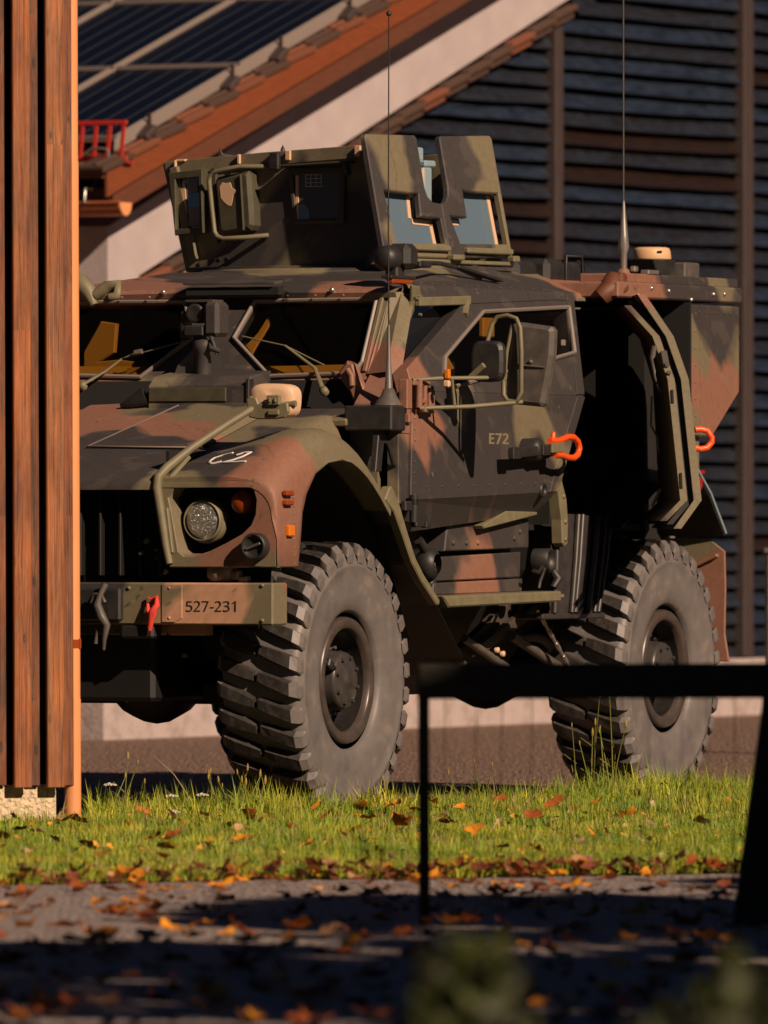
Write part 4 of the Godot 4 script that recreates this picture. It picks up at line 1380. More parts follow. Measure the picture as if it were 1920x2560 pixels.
		var strap := [Vector2(0.34, 1.561), Vector2(0.40, 1.625), Vector2(0.425, 1.628), Vector2(0.511, 1.54), Vector2(0.60, 1.41), Vector2(0.70, 1.275), Vector2(0.80, 1.19), Vector2(0.99, 1.062), Vector2(0.985, 1.035), Vector2(0.955, 1.035), Vector2(0.77, 1.155), Vector2(0.655, 1.25), Vector2(0.56, 1.37), Vector2(0.45, 1.50)]
		mb.prism(strap, Vector3(1.165, 0, 0), -Z, Y, 0.045, 0.006)
		part("flare_strap", mb, "olive", t)
		mb = new_mb(s)
		rows = []
		for q in [[-0.36, 1.57], [-0.53, 1.45], [-0.70, 1.25], [-0.98, 1.045], [-1.30, 0.776]]:
			rows.append([Vector3(0.72, q[1], q[0]), Vector3(1.19, q[1], q[0]), Vector3(1.19, q[1] - 0.012, q[0] - 0.012), Vector3(0.72, q[1] - 0.012, q[0] - 0.012)])
		mb.loft(rows, true)
		part("mud_flap", mb, "black_metal", t)
		# dark wheel housing
		mb = new_mb(s)
		rows = []
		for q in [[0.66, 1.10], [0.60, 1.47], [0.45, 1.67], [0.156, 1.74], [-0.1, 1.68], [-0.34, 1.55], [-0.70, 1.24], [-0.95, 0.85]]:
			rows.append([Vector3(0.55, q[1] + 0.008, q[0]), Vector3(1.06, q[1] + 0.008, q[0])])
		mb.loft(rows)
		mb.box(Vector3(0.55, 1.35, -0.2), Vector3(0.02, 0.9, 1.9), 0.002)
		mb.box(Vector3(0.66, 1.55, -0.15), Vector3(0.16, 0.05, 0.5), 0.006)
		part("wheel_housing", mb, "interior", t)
	# hood
	var mb := MB.new()
	var rows := []
	for z in [0.905, 0.90, 0.885, 0.865, 0.60, 0.3, 0.0, -0.30, -0.62]:
		var row := []
		for i in 9:
			var x := lerpf(-0.56, 0.56, i / 8.0)
			var y: float = hood_y(z) + 0.012 * (1.0 - pow(x / 0.56, 2.0))
			if z > 0.866:
				y = hood_y(0.865) - ({0.905: 0.060, 0.90: 0.022, 0.885: 0.006}[z] as float)
			row.append(Vector3(x, y, z))
		rows.append(row)
	mb.group = 1
	mb.flip = true
	mb.loft(rows)
	mb.flip = false
	mb.group = -1
	for s in [-1.0, 1.0]:
		mb.box(Vector3(0.72 * s, 1.97, -0.52), Vector3(0.5, 0.04, 0.24), 0.01, Basis(X, 0.24))
	part("hood", mb, "camo", t)
	mb = MB.new()
	rows = []
	var low := [Vector2(-0.095, 0.335), Vector2(0.47, 0.355), Vector2(0.53, 0.25), Vector2(0.54, -0.58), Vector2(0.0, -0.58)]
	var hi := [Vector2(-0.055, 0.305), Vector2(0.445, 0.325), Vector2(0.495, 0.24), Vector2(0.505, -0.58), Vector2(0.035, -0.58)]
	var at := func(p: Vector2, up: float): return Vector3(p.x, hood_y(p.y) + 0.012 + up, p.y)
	for i in 5:
		var j := (i + 1) % 5
		mb.quad_from(at.call(low[i], -0.004), at.call(low[j], -0.004), at.call(hi[j], 0.024), at.call(hi[i], 0.024), Vector3(0.25, 1.7, -0.1))
	mb.quad_from(at.call(hi[0], 0.024), at.call(hi[1], 0.024), at.call(hi[3], 0.024), at.call(hi[4], 0.024), Vector3(0.25, 1.0, -0.1))
	mb.tri_from(at.call(hi[1], 0.024), at.call(hi[2], 0.024), at.call(hi[3], 0.024), Vector3(0.25, 1.0, -0.1))
	part("hood_bulge", mb, "camo", t)
	mb = MB.new()
	mb.tube([at.call(low[4], 0.012), at.call(low[0], 0.010), at.call(low[1], 0.010), at.call(low[2], 0.010)], 0.0055, 7)
	part("crease_highlight", mb, "crease_light", t)  # light strip added for the sunlit edge of the bulge
	# grille
	mb = MB.new()
	mb.box(Vector3(0, 1.40, 0.69), Vector3(1.2, 0.56, 0.02), 0.002)
	mb.box(Vector3(0, 1.62, 0.78), Vector3(1.1, 0.03, 0.16), 0.004)
	var gb := part("radiator", mb, "interior", t)
	for i in 11:
		mb = MB.new()
		mb.box(Vector3(-0.54 + i * 0.108, 1.41, 0.80), Vector3(0.014, 0.44, 0.045), 0.004)
		part("grille_bar", mb, "interior_metal", t)
	for q in [[0.48, 1.36, 0.025], [0.45, 1.30, 0.018], [0.53, 1.315, 0.012], [0.56, 1.40, 0.012], [0.53, 1.275, 0.01], [0.58, 1.21, 0.02], [0.25, 1.62, 0.008]]:
		mb = MB.new()
		mb.box(Vector3(q[0], q[1], 0.835), Vector3(q[2], q[2] * 1.4, q[2]), q[2] * 0.3, Basis(Vector3(1, 2, 1).normalized(), q[0] * 9.0))
		part("grille_clip", mb, "olive", t)
	# bumper
	mb = MB.new()
	mb.box(Vector3(0, 1.055, 0.79), Vector3(2.354, 0.205, 0.165), 0.008)
	mb.box(Vector3(0, 0.93, 0.70), Vector3(1.5, 0.06, 0.10), 0.006)
	mb.prism([Vector2(0.58, 0.965), Vector2(0.58, 1.148), Vector2(0.69, 1.148), Vector2(0.69, 0.985), Vector2(0.65, 0.965)], Vector3(0, 0, 0.8715), X, Y, 0.006, 0.002)
	var bp := part("bumper", mb, "camo", t)
	lettering("plate_number", "527-231", 0.052, 0.268, "text_black", bp, Transform3D(Basis(), Vector3(0.845, 1.043, 0.8735)))
	mb = MB.new()
	mb.box(Vector3(0.17, 1.05, 0.885), Vector3(0.40, 0.16, 0.05), 0.01)
	mb.box(Vector3(0.44, 0.92, 0.82), Vector3(0.18, 0.07, 0.10), 0.012)
	part("tow_bracket", mb, "black_metal", t)
	mb = MB.new()
	mb.tube([Vector3(0.30, 1.15, 0.93), Vector3(0.285, 1.10, 0.95), Vector3(0.27, 1.05, 0.955), Vector3(0.29, 0.99, 0.95), Vector3(0.315, 0.95, 0.945), Vector3(0.30, 0.88, 0.94), Vector3(0.295, 0.83, 0.935)], [0.018, 0.014, 0.022, 0.024, 0.020, 0.012, 0.008], 9)
	mb.tube([Vector3(0.23, 1.06, 0.94), Vector3(0.25, 1.10, 0.95), Vector3(0.285, 1.10, 0.95), Vector3(0.31, 1.06, 0.95)], 0.010, 8)
	mb.tube([Vector3(0.26, 0.93, 0.93), Vector3(0.25, 0.86, 0.93)], 0.012, 8)
	part("tow_hook", mb, "grey_metal", t)
	mb = MB.new()
	mb.tube([Vector3(0.505, 1.085, 0.885), Vector3(0.535, 1.075, 0.90), Vector3(0.56, 1.09, 0.89), Vector3(0.568, 1.05, 0.90), Vector3(0.545, 1.02, 0.905), Vector3(0.535, 0.97, 0.90), Vector3(0.525, 0.925, 0.895)], [0.006, 0.010, 0.012, 0.016, 0.018, 0.015, 0.010], 7, true, Vector2(1.0, 0.6))
	mb.tube([Vector3(0.51, 1.06, 0.89), Vector3(0.52, 1.02, 0.905), Vector3(0.535, 1.0, 0.90)], [0.007, 0.013, 0.010], 7)
	mb.tube([Vector3(0.56, 1.06, 0.90), Vector3(0.55, 1.0, 0.90), Vector3(0.52, 0.94, 0.90)], [0.008, 0.012, 0.006], 7)
	part("red_strap", mb, "red_strap", t)
	mb = MB.new()
	mb.lathe([Vector2(0.055, 0), Vector2(0.075, 0.02), Vector2(0.075, 0.09), Vector2(0.05, 0.11), Vector2(0, 0.112)], Vector3(0.86, 1.165, 0.78), Y, 24)
	mb.box(Vector3(0.93, 1.195, 0.79), Vector3(0.07, 0.05, 0.06), 0.01)
	mb.box(Vector3(0.985, 1.175, 0.79), Vector3(0.05, 0.03, 0.05), 0.006)
	part("winch_roller", mb, "seal", t)
	# hand painted C2 on the fender
	mb = MB.new()
	var fy := func(x: float, z: float):
		var x0 := lerpf(0.56, 0.86, clampf((0.3 - z) / 0.55, 0.0, 1.0))
		return Vector3(x, lerpf(hood_y(z), lut(sh, z), smoothstep(x0, 1.05, x)) + 0.003, z)
	var strokes := [[[0.818, 0.575], [0.763, 0.562], [0.718, 0.578], [0.720, 0.624], [0.734, 0.664], [0.765, 0.700], [0.814, 0.693]], [[0.87, 0.64], [0.906, 0.628], [0.948, 0.642], [0.921, 0.682], [0.881, 0.706], [0.834, 0.717]], [[0.834, 0.717], [0.907, 0.738], [0.971, 0.747]]]
	for q in strokes:
		var pts := []
		for i in q.size() - 1:
			for k in 4:
				pts.append(fy.call(lerpf(q[i][0], q[i + 1][0], k / 4.0), lerpf(q[i][1], q[i + 1][1], k / 4.0)))
		pts.append(fy.call(q[-1][0], q[-1][1]))
		mb.tube(pts, 0.0085, 6, true, Vector2(1.0, 0.5))
	part("painted_callsign", mb, "text_white", t)
	# mirror on its long arm over the nose
	mb = MB.new()
	mb.tube([Vector3(0.632, 1.25, 0.895), Vector3(0.612, 1.34, 0.898), Vector3(0.590, 1.48, 0.90), Vector3(0.566, 1.62, 0.90), Vector3(0.570, 1.672, 0.89), Vector3(0.595, 1.715, 0.85), Vector3(0.665, 1.815, 0.71), Vector3(0.79, 1.928, 0.58), Vector3(0.885, 2.010, 0.47), Vector3(0.92, 2.025, 0.45), Vector3(1.098, 2.028, 0.45)], [0.018, 0.020, 0.022, 0.024, 0.025, 0.024, 0.020, 0.019, 0.018, 0.017, 0.016], 10)
	mb.bar(Vector3(0.605, 1.66, 0.85), Vector3(0.66, 1.77, 0.74), 0.03, 0.02)
	mb.bar(Vector3(0.642, 1.30, 0.885), Vector3(0.612, 1.52, 0.885), 0.03, 0.02)
	part("mirror_arm", mb, "olive", t)
	mb = MB.new()
	rows = []
	# a shallow dish: rounded rectangle rims shrinking towards the dome of its back
	for q in [[1.0, 0.0], [1.0, 0.05], [0.975, 0.075], [0.91, 0.088], [0.6, 0.094], [0.02, 0.096]]:
		var row := []
		for i in 28:
			var a := TAU * i / 28.0
			row.append(Vector3(0.966 + signf(cos(a)) * pow(absf(cos(a)), 0.55) * 0.124 * q[0] + 0.012 * sin(a), 2.043 + signf(sin(a)) * pow(absf(sin(a)), 0.6) * 0.084 * q[0] - 0.08 * (cos(a) * 0.12), 0.37 + q[1]))
		rows.append(row)
	mb.group = 1
	mb.loft(rows, true)
	mb.group = -1
	var fm := part("front_mirror", mb, "tan_shell", t)
	mb = MB.new()
	mb.prism([Vector2(0.862, 1.962), Vector2(0.848, 2.05), Vector2(0.868, 2.066), Vector2(0.902, 2.058), Vector2(0.915, 2.03), Vector2(1.07, 2.034), Vector2(1.078, 1.99), Vector2(1.058, 1.960), Vector2(1.0, 1.952), Vector2(0.91, 1.952)], Vector3(0, 0, 0.475), X, Y, 0.016, 0.006)
	mb.box(Vector3(1.0, 2.045, 0.492), Vector3(0.07, 0.050, 0.03), 0.005)
	mb.box(Vector3(1.0, 1.985, 0.494), Vector3(0.06, 0.026, 0.02), 0.004)
	mb.box(Vector3(0.985, 2.045, 0.509), Vector3(0.012, 0.02, 0.012), 0.002)
	mb.box(Vector3(1.015, 2.045, 0.509), Vector3(0.012, 0.02, 0.012), 0.002)
	part("clamp", mb, "olive", fm)
	# box at the foot of the windshield
	mb = MB.new()
	mb.prism([Vector2(-0.03, 2.0), Vector2(-0.03, 2.13), Vector2(0.03, 2.178), Vector2(0.26, 2.21), Vector2(0.26, 2.0)], Vector3(-0.172, 0, -0.53), -Z, Y, 0.542, 0.006)
	part("air_intake_box", mb, "camo", t)
	mb = MB.new()
	mb.box(Vector3(0.045, 2.088, -0.498), Vector3(0.43, 0.070, 0.012), 0.003)
	part("intake_screen", mb, "olive_dark", t)
	mb = MB.new()
	mb.box(Vector3(0.38, 2.10, -0.52), Vector3(0.02, 0.13, 0.06), 0.005)
	part("intake_side_cap", mb, "black_metal", t)
	mb = MB.new()
	mb.tube([Vector3(-0.20, 2.08, -0.52), Vector3(-0.27, 2.05, -0.5), Vector3(-0.33, 2.035, -0.5)], [0.05, 0.03, 0.01], 8)
	part("intake_hose", mb, "black_metal", t)

func truck_cab(t: Node3D):
	var X := Vector3.RIGHT
	var Y := Vector3.UP
	var Z := Vector3.BACK
	# windshield wall: a leaning plane with two six sided panes
	var o := Vector3(0, 2.19, -0.80)
	var uy := Vector3(0, 1, -0.457).normalized()
	var nz := X.cross(uy)
	var pl := func(x: float, y: float): return Vector2(x, (y - 2.19) * 1.0995)
	var pane := [[0.203, 2.552], [0.862, 2.556], [0.850, 2.25], [0.818, 2.199], [0.365, 2.187], [0.131, 2.377]]
	for s in [1.0, -1.0]:
		var mb := new_mb(s)
		var hole := []
		for q in pane: hole.append(pl.call(q[0], q[1]))
		mb.prism([pl.call(0.0, 2.02), pl.call(0.93, 2.02), pl.call(0.94, 2.60), pl.call(0.0, 2.64)], o - nz * 0.05, X, uy, 0.05, 0.004, hole)
		part("windshield_frame", mb, "camo", t)
		mb = new_mb(s)
		var big := MB.inset(MB.ccw(hole), -0.020)
		mb.prism(big, o, X, uy, 0.022, 0.007, MB.ccw(hole))
		var ws := part("windshield_seal", mb, "seal", t)
		mb = new_mb(s)
		var h2 := MB.ccw(hole)
		var c: Vector3 = o - nz * 0.012
		mb.prism(h2, c - nz * 0.006, X, uy, 0.006)
		part("windshield", mb, "glass", ws)
		# thick amber edges of the armoured glass, seen through it
		for edge in [[[0.262, 2.230], [0.80, 2.237], [0.80, 2.185], [0.33, 2.185]], [[0.240, 2.485], [0.256, 2.440], [0.232, 2.385], [0.212, 2.345], [0.190, 2.290], [0.145, 2.335], [0.200, 2.400]]]:
			mb = new_mb(s)
			var ep := []
			for q in edge: ep.append(pl.call(q[0], q[1]))
			mb.prism(ep, o - Vector3(0, 0, 0.10), X, uy, 0.012, 0.003)
			part("glass_edge", mb, "yellow_poly", ws)
		# A pillar
		mb = new_mb(s)
		var A0 := Vector3(0.900, 2.19, -0.79)
		var A1 := Vector3(0.935, 2.60, -0.985)
		var B0 := Vector3(1.03, 2.20, -0.735)
		var B1 := Vector3(0.975, 2.605, -1.04)
		var C0 := Vector3(1.08, 2.17, -0.80)
		var C1 := Vector3(1.015, 2.55, -1.09)
		var D0 := Vector3(0.93, 2.17, -0.95)
		var D1 := Vector3(0.93, 2.6, -1.16)
		for f in [[A0, B0, B1, A1], [B0, C0, C1, B1], [C0, D0, D1, C1], [D0, A0, A1, D1], [A1, B1, C1, D1]]:
			mb.quad_from(f[0], f[1], f[2], f[3], Vector3(0.96, 2.4, -0.93))
		part("pillar", mb, "camo", t)
		mb = new_mb(s)
		mb.bar(Vector3(0.882, 2.20, -0.800), Vector3(0.902, 2.585, -0.970), 0.025, 0.02)
		part("pillar_trim", mb, "camo", t)
		mb = new_mb(s)
		mb.prism([Vector2(0, 0), Vector2(0.10, 0.0), Vector2(0.12, -0.03), Vector2(0.09, -0.16), Vector2(0.06, -0.20), Vector2(0.035, -0.18), Vector2(0.04, -0.08)], Vector3(1.03, 2.635, -1.02), -Z, Vector3(0.26, 0.96, 0), 0.012, 0.003)
		for q in [[-1.075, 2.58], [-1.10, 2.57], [-1.085, 2.49]]:
			mb.lathe([Vector2(0.009, 0), Vector2(0.008, 0.014), Vector2(0, 0.015)], Vector3(1.02 + (2.6 - q[1]) * 0.28, q[1], q[0]), X, 6, false)
		part("roof_bracket", mb, "olive", t)
		mb = new_mb(s)
		mb.box(Vector3(0.985, 2.655, -1.0), Vector3(0.035, 0.026, 0.24), 0.006)
		part("marker_light", mb, "dark_amber", t)
		mb = new_mb(s)
		mb.box(Vector3(0.975, 2.676, -1.0), Vector3(0.06, 0.016, 0.29), 0.004)
		part("marker_guard", mb, "black_metal", t)
		# side quarter window, its bar
		mb = new_mb(s)
		mb.bar(Vector3(1.035, 2.555, -1.10), Vector3(1.035, 2.575, -1.72), 0.03, 0.045)
		mb.bar(Vector3(1.035, 2.575, -1.70), Vector3(1.06, 2.50, -1.62), 0.03, 0.03)
		part("quarter_window_bar", mb, "olive", t)
		mb = new_mb(s)
		mb.prism([Vector2(0.82, 2.17), Vector2(1.06, 2.60), Vector2(1.78, 2.62), Vector2(1.72, 2.45)], Vector3(0.95, 0, 0), -Z, Y, 0.01)
		part("quarter_window", mb, "dark_glass", t)
		mb = new_mb(s)
		mb.prism([Vector2(0.55, 1.60), Vector2(0.55, 2.00), Vector2(0.80, 2.2), Vector2(1.2, 2.2), Vector2(1.2, 1.60)], Vector3(0.92, 0, 0), -Z, Y, 0.15)
		part("cowl_side", mb, "camo", t)
	# amber lit trim behind the far pane
	var tb := MB.new()
	tb.prism([Vector2(-0.69, 2.47), Vector2(-0.60, 2.457), Vector2(-0.613, 2.31), Vector2(-0.69, 2.265), Vector2(-0.787, 2.215), Vector2(-0.787, 2.315)], Vector3(0, 0, -1.02), X, Y, 0.03, 0.006)
	part("pillar_trim_panel", tb, "yellow_poly", t)
	tb = MB.new()
	tb.prism([Vector2(-0.80, 2.19), Vector2(-0.68, 2.262), Vector2(-0.55, 2.272), Vector2(-0.46, 2.262), Vector2(-0.51, 2.19)], Vector3(0, 0, -0.93), X, Y, 0.02, 0.005)
	tb.prism([Vector2(-0.51, 2.19), Vector2(-0.48, 2.228), Vector2(-0.40, 2.235), Vector2(-0.49, 2.188)], Vector3(0, 0, -0.90), X, Y, 0.02, 0.005)
	part("dash_trim", tb, "yellow_poly", t)
	# roof: front slope, deck, side bevels
	var mb := MB.new()
	var rows := []
	for q in [[-0.955, 2.575], [-0.945, 2.60], [-0.99, 2.622], [-1.06, 2.632], [-1.85, 2.735], [-3.15, 2.765], [-4.15, 2.74]]:
		var zz: float = q[0]
		var yy: float = q[1]
		var e := 2.645 if zz < -1.0 else yy
		e = minf(e, yy)
		var xe := 0.985
		rows.append([Vector3(-xe, e, zz), Vector3(-0.72, yy, zz), Vector3(-0.3, yy + 0.006, zz), Vector3(0.3, yy + 0.006, zz), Vector3(0.72, yy, zz), Vector3(xe, e, zz)])
	mb.flip = true
	mb.loft(rows)
	mb.flip = false
	part("roof", mb, "camo", t)
	for s in [1.0, -1.0]:
		mb = new_mb(s)
		rows = []
		for q in [[-1.04, 2.59], [-1.2, 2.575], [-1.72, 2.565], [-1.76, 2.56], [-2.8, 2.60], [-4.15, 2.60]]:
			rows.append([Vector3(0.985, 2.648, q[0]), Vector3(1.005, 2.640, q[0]), Vector3(1.205 - 0.36 * (q[1] - 2.1), q[1], q[0]), Vector3(0.97, q[1], q[0])])
		mb.loft(rows, true)
		part("roof_rail", mb, "camo", t)
	mb = MB.new()
	mb.box(Vector3(0.10, 2.612, -0.925), Vector3(0.52, 0.040, 0.06), 0.002)
	part("notch_shade", mb, "interior", t)  # black box painted in for the shade of the notch under the plate
	mb = MB.new()
	mb.prism([Vector2(-0.165, 0.0), Vector2(0.345, 0.0), Vector2(0.365, 0.16), Vector2(-0.16, 0.16)], Vector3(0, 2.645, -0.875), X, Vector3(0, 0.13, -0.99), 0.012, 0.003)
	part("vent_lid", mb, "camo", t)
	for q in [[-0.31, 2.607], [0.635, 2.61]]:
		mb = MB.new()
		mb.lathe([Vector2(0.014, 0), Vector2(0.013, 0.02), Vector2(0.006, 0.026), Vector2(0, 0.027)], Vector3(q[0], q[1], -0.955), Vector3(0, 0.4, 0.9), 8)
		part("eye_bolt", mb, "steel", t)
	# rolled cover at the far front roof corner
	mb = MB.new()
	mb.tube([Vector3(-0.86, 2.66, -0.97), Vector3(-0.78, 2.66, -0.95), Vector3(-0.74, 2.62, -0.95), Vector3(-0.70, 2.55, -0.94)], [0.05, 0.055, 0.045, 0.02], 9)
	mb.tube([Vector3(-0.70, 2.60, -0.95), Vector3(-0.64, 2.64, -0.96), Vector3(-0.58, 2.655, -0.97), Vector3(-0.575, 2.60, -0.96), Vector3(-0.62, 2.59, -0.95)], [0.03, 0.035, 0.03, 0.028, 0.02], 9)
	part("rolled_strap", mb, "olive", t)
	# camera head on its pedestal in front of the windshield
	mb = MB.new()
	mb.box(Vector3(0.088, 2.468, -0.74), Vector3(0.085, 0.175, 0.14), 0.022)
	mb.box(Vector3(0.01, 2.56, -0.76), Vector3(0.16, 0.015, 0.12), 0.004)
	var hd := part("sensor_head", mb, "camo", t)
	mb = MB.new()
	mb.lathe([Vector2(0.05, 0), Vector2(0.05, 0.09), Vector2(0.043, 0.10), Vector2(0.03, 0.095), Vector2(0, 0.095)], Vector3(-0.02, 2.50, -0.80), Z, 24)
	mb.box(Vector3(-0.01, 2.41, -0.74), Vector3(0.11, 0.055, 0.13), 0.008)
	mb.box(Vector3(-0.09, 2.44, -0.76), Vector3(0.03, 0.14, 0.08), 0.006)
	part("sensor_lens", mb, "black_metal", hd)
	mb = MB.new()
	mb.lathe([Vector2(0.042, 0), Vector2(0.040, 0.14), Vector2(0.055, 0.16), Vector2(0.05, 0.20), Vector2(0, 0.21)], Vector3(0.035, 2.16, -0.70), Y, 20)
	mb.tube([Vector3(0.08, 2.36, -0.68), Vector3(0.10, 2.32, -0.66), Vector3(0.15, 2.305, -0.66)], [0.012, 0.018, 0.012], 7)
	mb.tube([Vector3(0.09, 2.38, -0.67), Vector3(0.11, 2.345, -0.66), Vector3(0.13, 2.29, -0.66)], [0.008, 0.01, 0.008], 7)
	part("sensor_pedestal", mb, "camo", t)
	mb = MB.new()
	mb.prism([Vector2(-0.15, 2.16), Vector2(-0.12, 2.235), Vector2(-0.03, 2.32), Vector2(-0.015, 2.30), Vector2(-0.02, 2.19)], Vector3(0, 0, -0.73), X, Y, 0.02, 0.004)
	part("cable_shield", mb, "grey_metal", t)
	# wipers
	for q in [[Vector3(0.74, 2.105, -0.62), Vector3(0.62, 2.22, -0.775), Vector3(0.425, 2.335, -0.835), Vector3(0.17, 2.385, -0.865), Vector3(0.66, 2.235, -0.80)], [Vector3(-0.64, 2.14, -0.68), Vector3(-0.55, 2.21, -0.76), Vector3(-0.48, 2.275, -0.81), Vector3(-0.12, 2.37, -0.855), Vector3(-0.42, 2.30, -0.825)]]:
		mb = MB.new()
		mb.tube([q[0], q[1], q[2]], [0.014, 0.011, 0.008], 7, true, Vector2(1.0, 0.6))
		mb.lathe([Vector2(0.022, 0), Vector2(0.022, 0.03), Vector2(0, 0.034)], q[0] - Vector3(0, 0.01, 0.02), Vector3(0, 0.5, 0.85), 12)
		mb.tube([q[4], q[2], q[3]], 0.004, 6)
		part("wiper", mb, "olive", t)
	mb = MB.new()
	mb.tube([Vector3(-0.40, 2.305, -0.80), Vector3(-0.36, 2.312, -0.80)], 0.014, 7)
	part("washer_jet", mb, "steel", t)
	# floor, back wall, far side and lining of the cab (dark inside)
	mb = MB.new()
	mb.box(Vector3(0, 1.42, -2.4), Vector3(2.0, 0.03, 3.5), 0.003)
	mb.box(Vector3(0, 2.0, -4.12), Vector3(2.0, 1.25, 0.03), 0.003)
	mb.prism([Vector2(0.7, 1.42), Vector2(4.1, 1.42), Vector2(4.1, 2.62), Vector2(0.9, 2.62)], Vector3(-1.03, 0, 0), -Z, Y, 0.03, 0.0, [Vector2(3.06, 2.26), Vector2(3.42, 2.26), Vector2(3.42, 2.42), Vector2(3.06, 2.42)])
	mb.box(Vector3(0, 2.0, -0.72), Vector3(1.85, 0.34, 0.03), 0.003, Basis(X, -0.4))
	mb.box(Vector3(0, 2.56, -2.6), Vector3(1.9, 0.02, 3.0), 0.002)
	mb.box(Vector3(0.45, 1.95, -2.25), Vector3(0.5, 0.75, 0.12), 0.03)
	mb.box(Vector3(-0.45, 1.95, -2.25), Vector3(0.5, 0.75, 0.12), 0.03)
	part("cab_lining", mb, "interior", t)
	mb = MB.new()
	mb.box(Vector3(0.30, 2.08, -3.30), Vector3(0.18, 0.12, 0.02), 0.01)
	mb.bar(Vector3(0.72, 1.76, -3.35), Vector3(0.86, 1.70, -3.35), 0.03, 0.03)
	mb.bar(Vector3(0.70, 1.70, -3.30), Vector3(0.80, 1.65, -3.30), 0.03, 0.03)
	part("rear_seat_fittings", mb, "olive", t)
	# antenna on its bracket at the front corner, hinges
	mb = MB.new()
	mb.box(Vector3(1.08, 1.965, -0.50), Vector3(0.26, 0.125, 0.17), 0.008)
	mb.prism([Vector2(0.40, 1.70), Vector2(0.44, 1.90), Vector2(0.62, 1.90), Vector2(0.68, 1.72), Vector2(0.62, 1.72), Vector2(0.58, 1.84), Vector2(0.50, 1.84), Vector2(0.47, 1.70)], Vector3(1.10, 0, 0), -Z, Y, 0.03, 0.004)
	mb.tube([Vector3(1.15, 1.84, -0.50), Vector3(1.16, 1.74, -0.54), Vector3(1.16, 1.70, -0.62), Vector3(1.15, 1.76, -0.66)], 0.011, 7)
	part("antenna_box", mb, "black_metal", t)
	mb = MB.new()
	mb.box(Vector3(1.16, 1.97, -0.63), Vector3(0.05, 0.17, 0.13), 0.008)
	mb.box(Vector3(1.195, 1.965, -0.645), Vector3(0.03, 0.045, 0.045), 0.005)
	mb.prism([Vector2(0.56, 1.54), Vector2(0.56, 1.90), Vector2(0.70, 1.90), Vector2(0.70, 1.54)], Vector3(1.12, 0, 0), -Z, Y, 0.06, 0.004)
	part("hinge_post", mb, "camo", t)
	antenna(t, Vector3(1.12, 2.03, -0.575), 1.94, 0.11, false)
	antenna(t, Vector3(1.12, 2.69, -3.49), 3.6, 0.17, true)
	mb = MB.new()
	mb.prism([Vector2(0.79, 2.20), Vector2(0.835, 2.255), Vector2(0.87, 2.24), Vector2(0.905, 2.16), Vector2(0.965, 2.06), Vector2(0.97, 1.98), Vector2(0.90, 1.98), Vector2(0.85, 2.10), Vector2(0.80, 2.16)], Vector3(0, 0, -0.735), X, Y, 0.05, 0.012)
	mb.tube([Vector3(0.845, 2.21, -0.675), Vector3(0.87, 2.18, -0.67), Vector3(0.875, 2.13, -0.67)], 0.016, 8)
	part("mirror_knuckle", mb, "camo", t)

func antenna(t: Node3D, b: Vector3, length: float, spring: float, big: bool):
	var mb := MB.new()
	mb.lathe([Vector2(0.075, 0), Vector2(0.06, 0.025), Vector2(0.04, 0.05), Vector2(0.028, 0.08), Vector2(0.02, 0.085)], b, Vector3.UP, 18)
	var a := part("antenna", mb, "grey_metal" if not big else "camo", t)
	mb = MB.new()
	if big:
		mb.lathe([Vector2(0.018, 0.06), Vector2(0.018, 0.16), Vector2(0.030, 0.20), Vector2(0.024, 0.26), Vector2(0.010, 0.40), Vector2(0.006, 0.44)], b, Vector3.UP, 14)
	else:
		mb.lathe([Vector2(0.022, 0.06), Vector2(0.020, 0.10), Vector2(0.010, 0.24), Vector2(0.006, 0.40)], b, Vector3.UP, 12)
	part("spring_base", mb, "steel", a)
	mb = MB.new()
	mb.tube([b + Vector3.UP * 0.3, b + Vector3(0, length * 0.5, 0.004), b + Vector3(0, length, -0.002)], [0.0042, 0.0036, 0.0030], 6)
	if not big:
		mb.lathe([Vector2(0, 0), Vector2(0.011, 0.006), Vector2(0.014, 0.016), Vector2(0.010, 0.026), Vector2(0, 0.03)], b + Vector3(0, length - 0.01, -0.002), Vector3.UP, 10)
	part("whip", mb, "black_metal" if not big else "grey_metal", a)

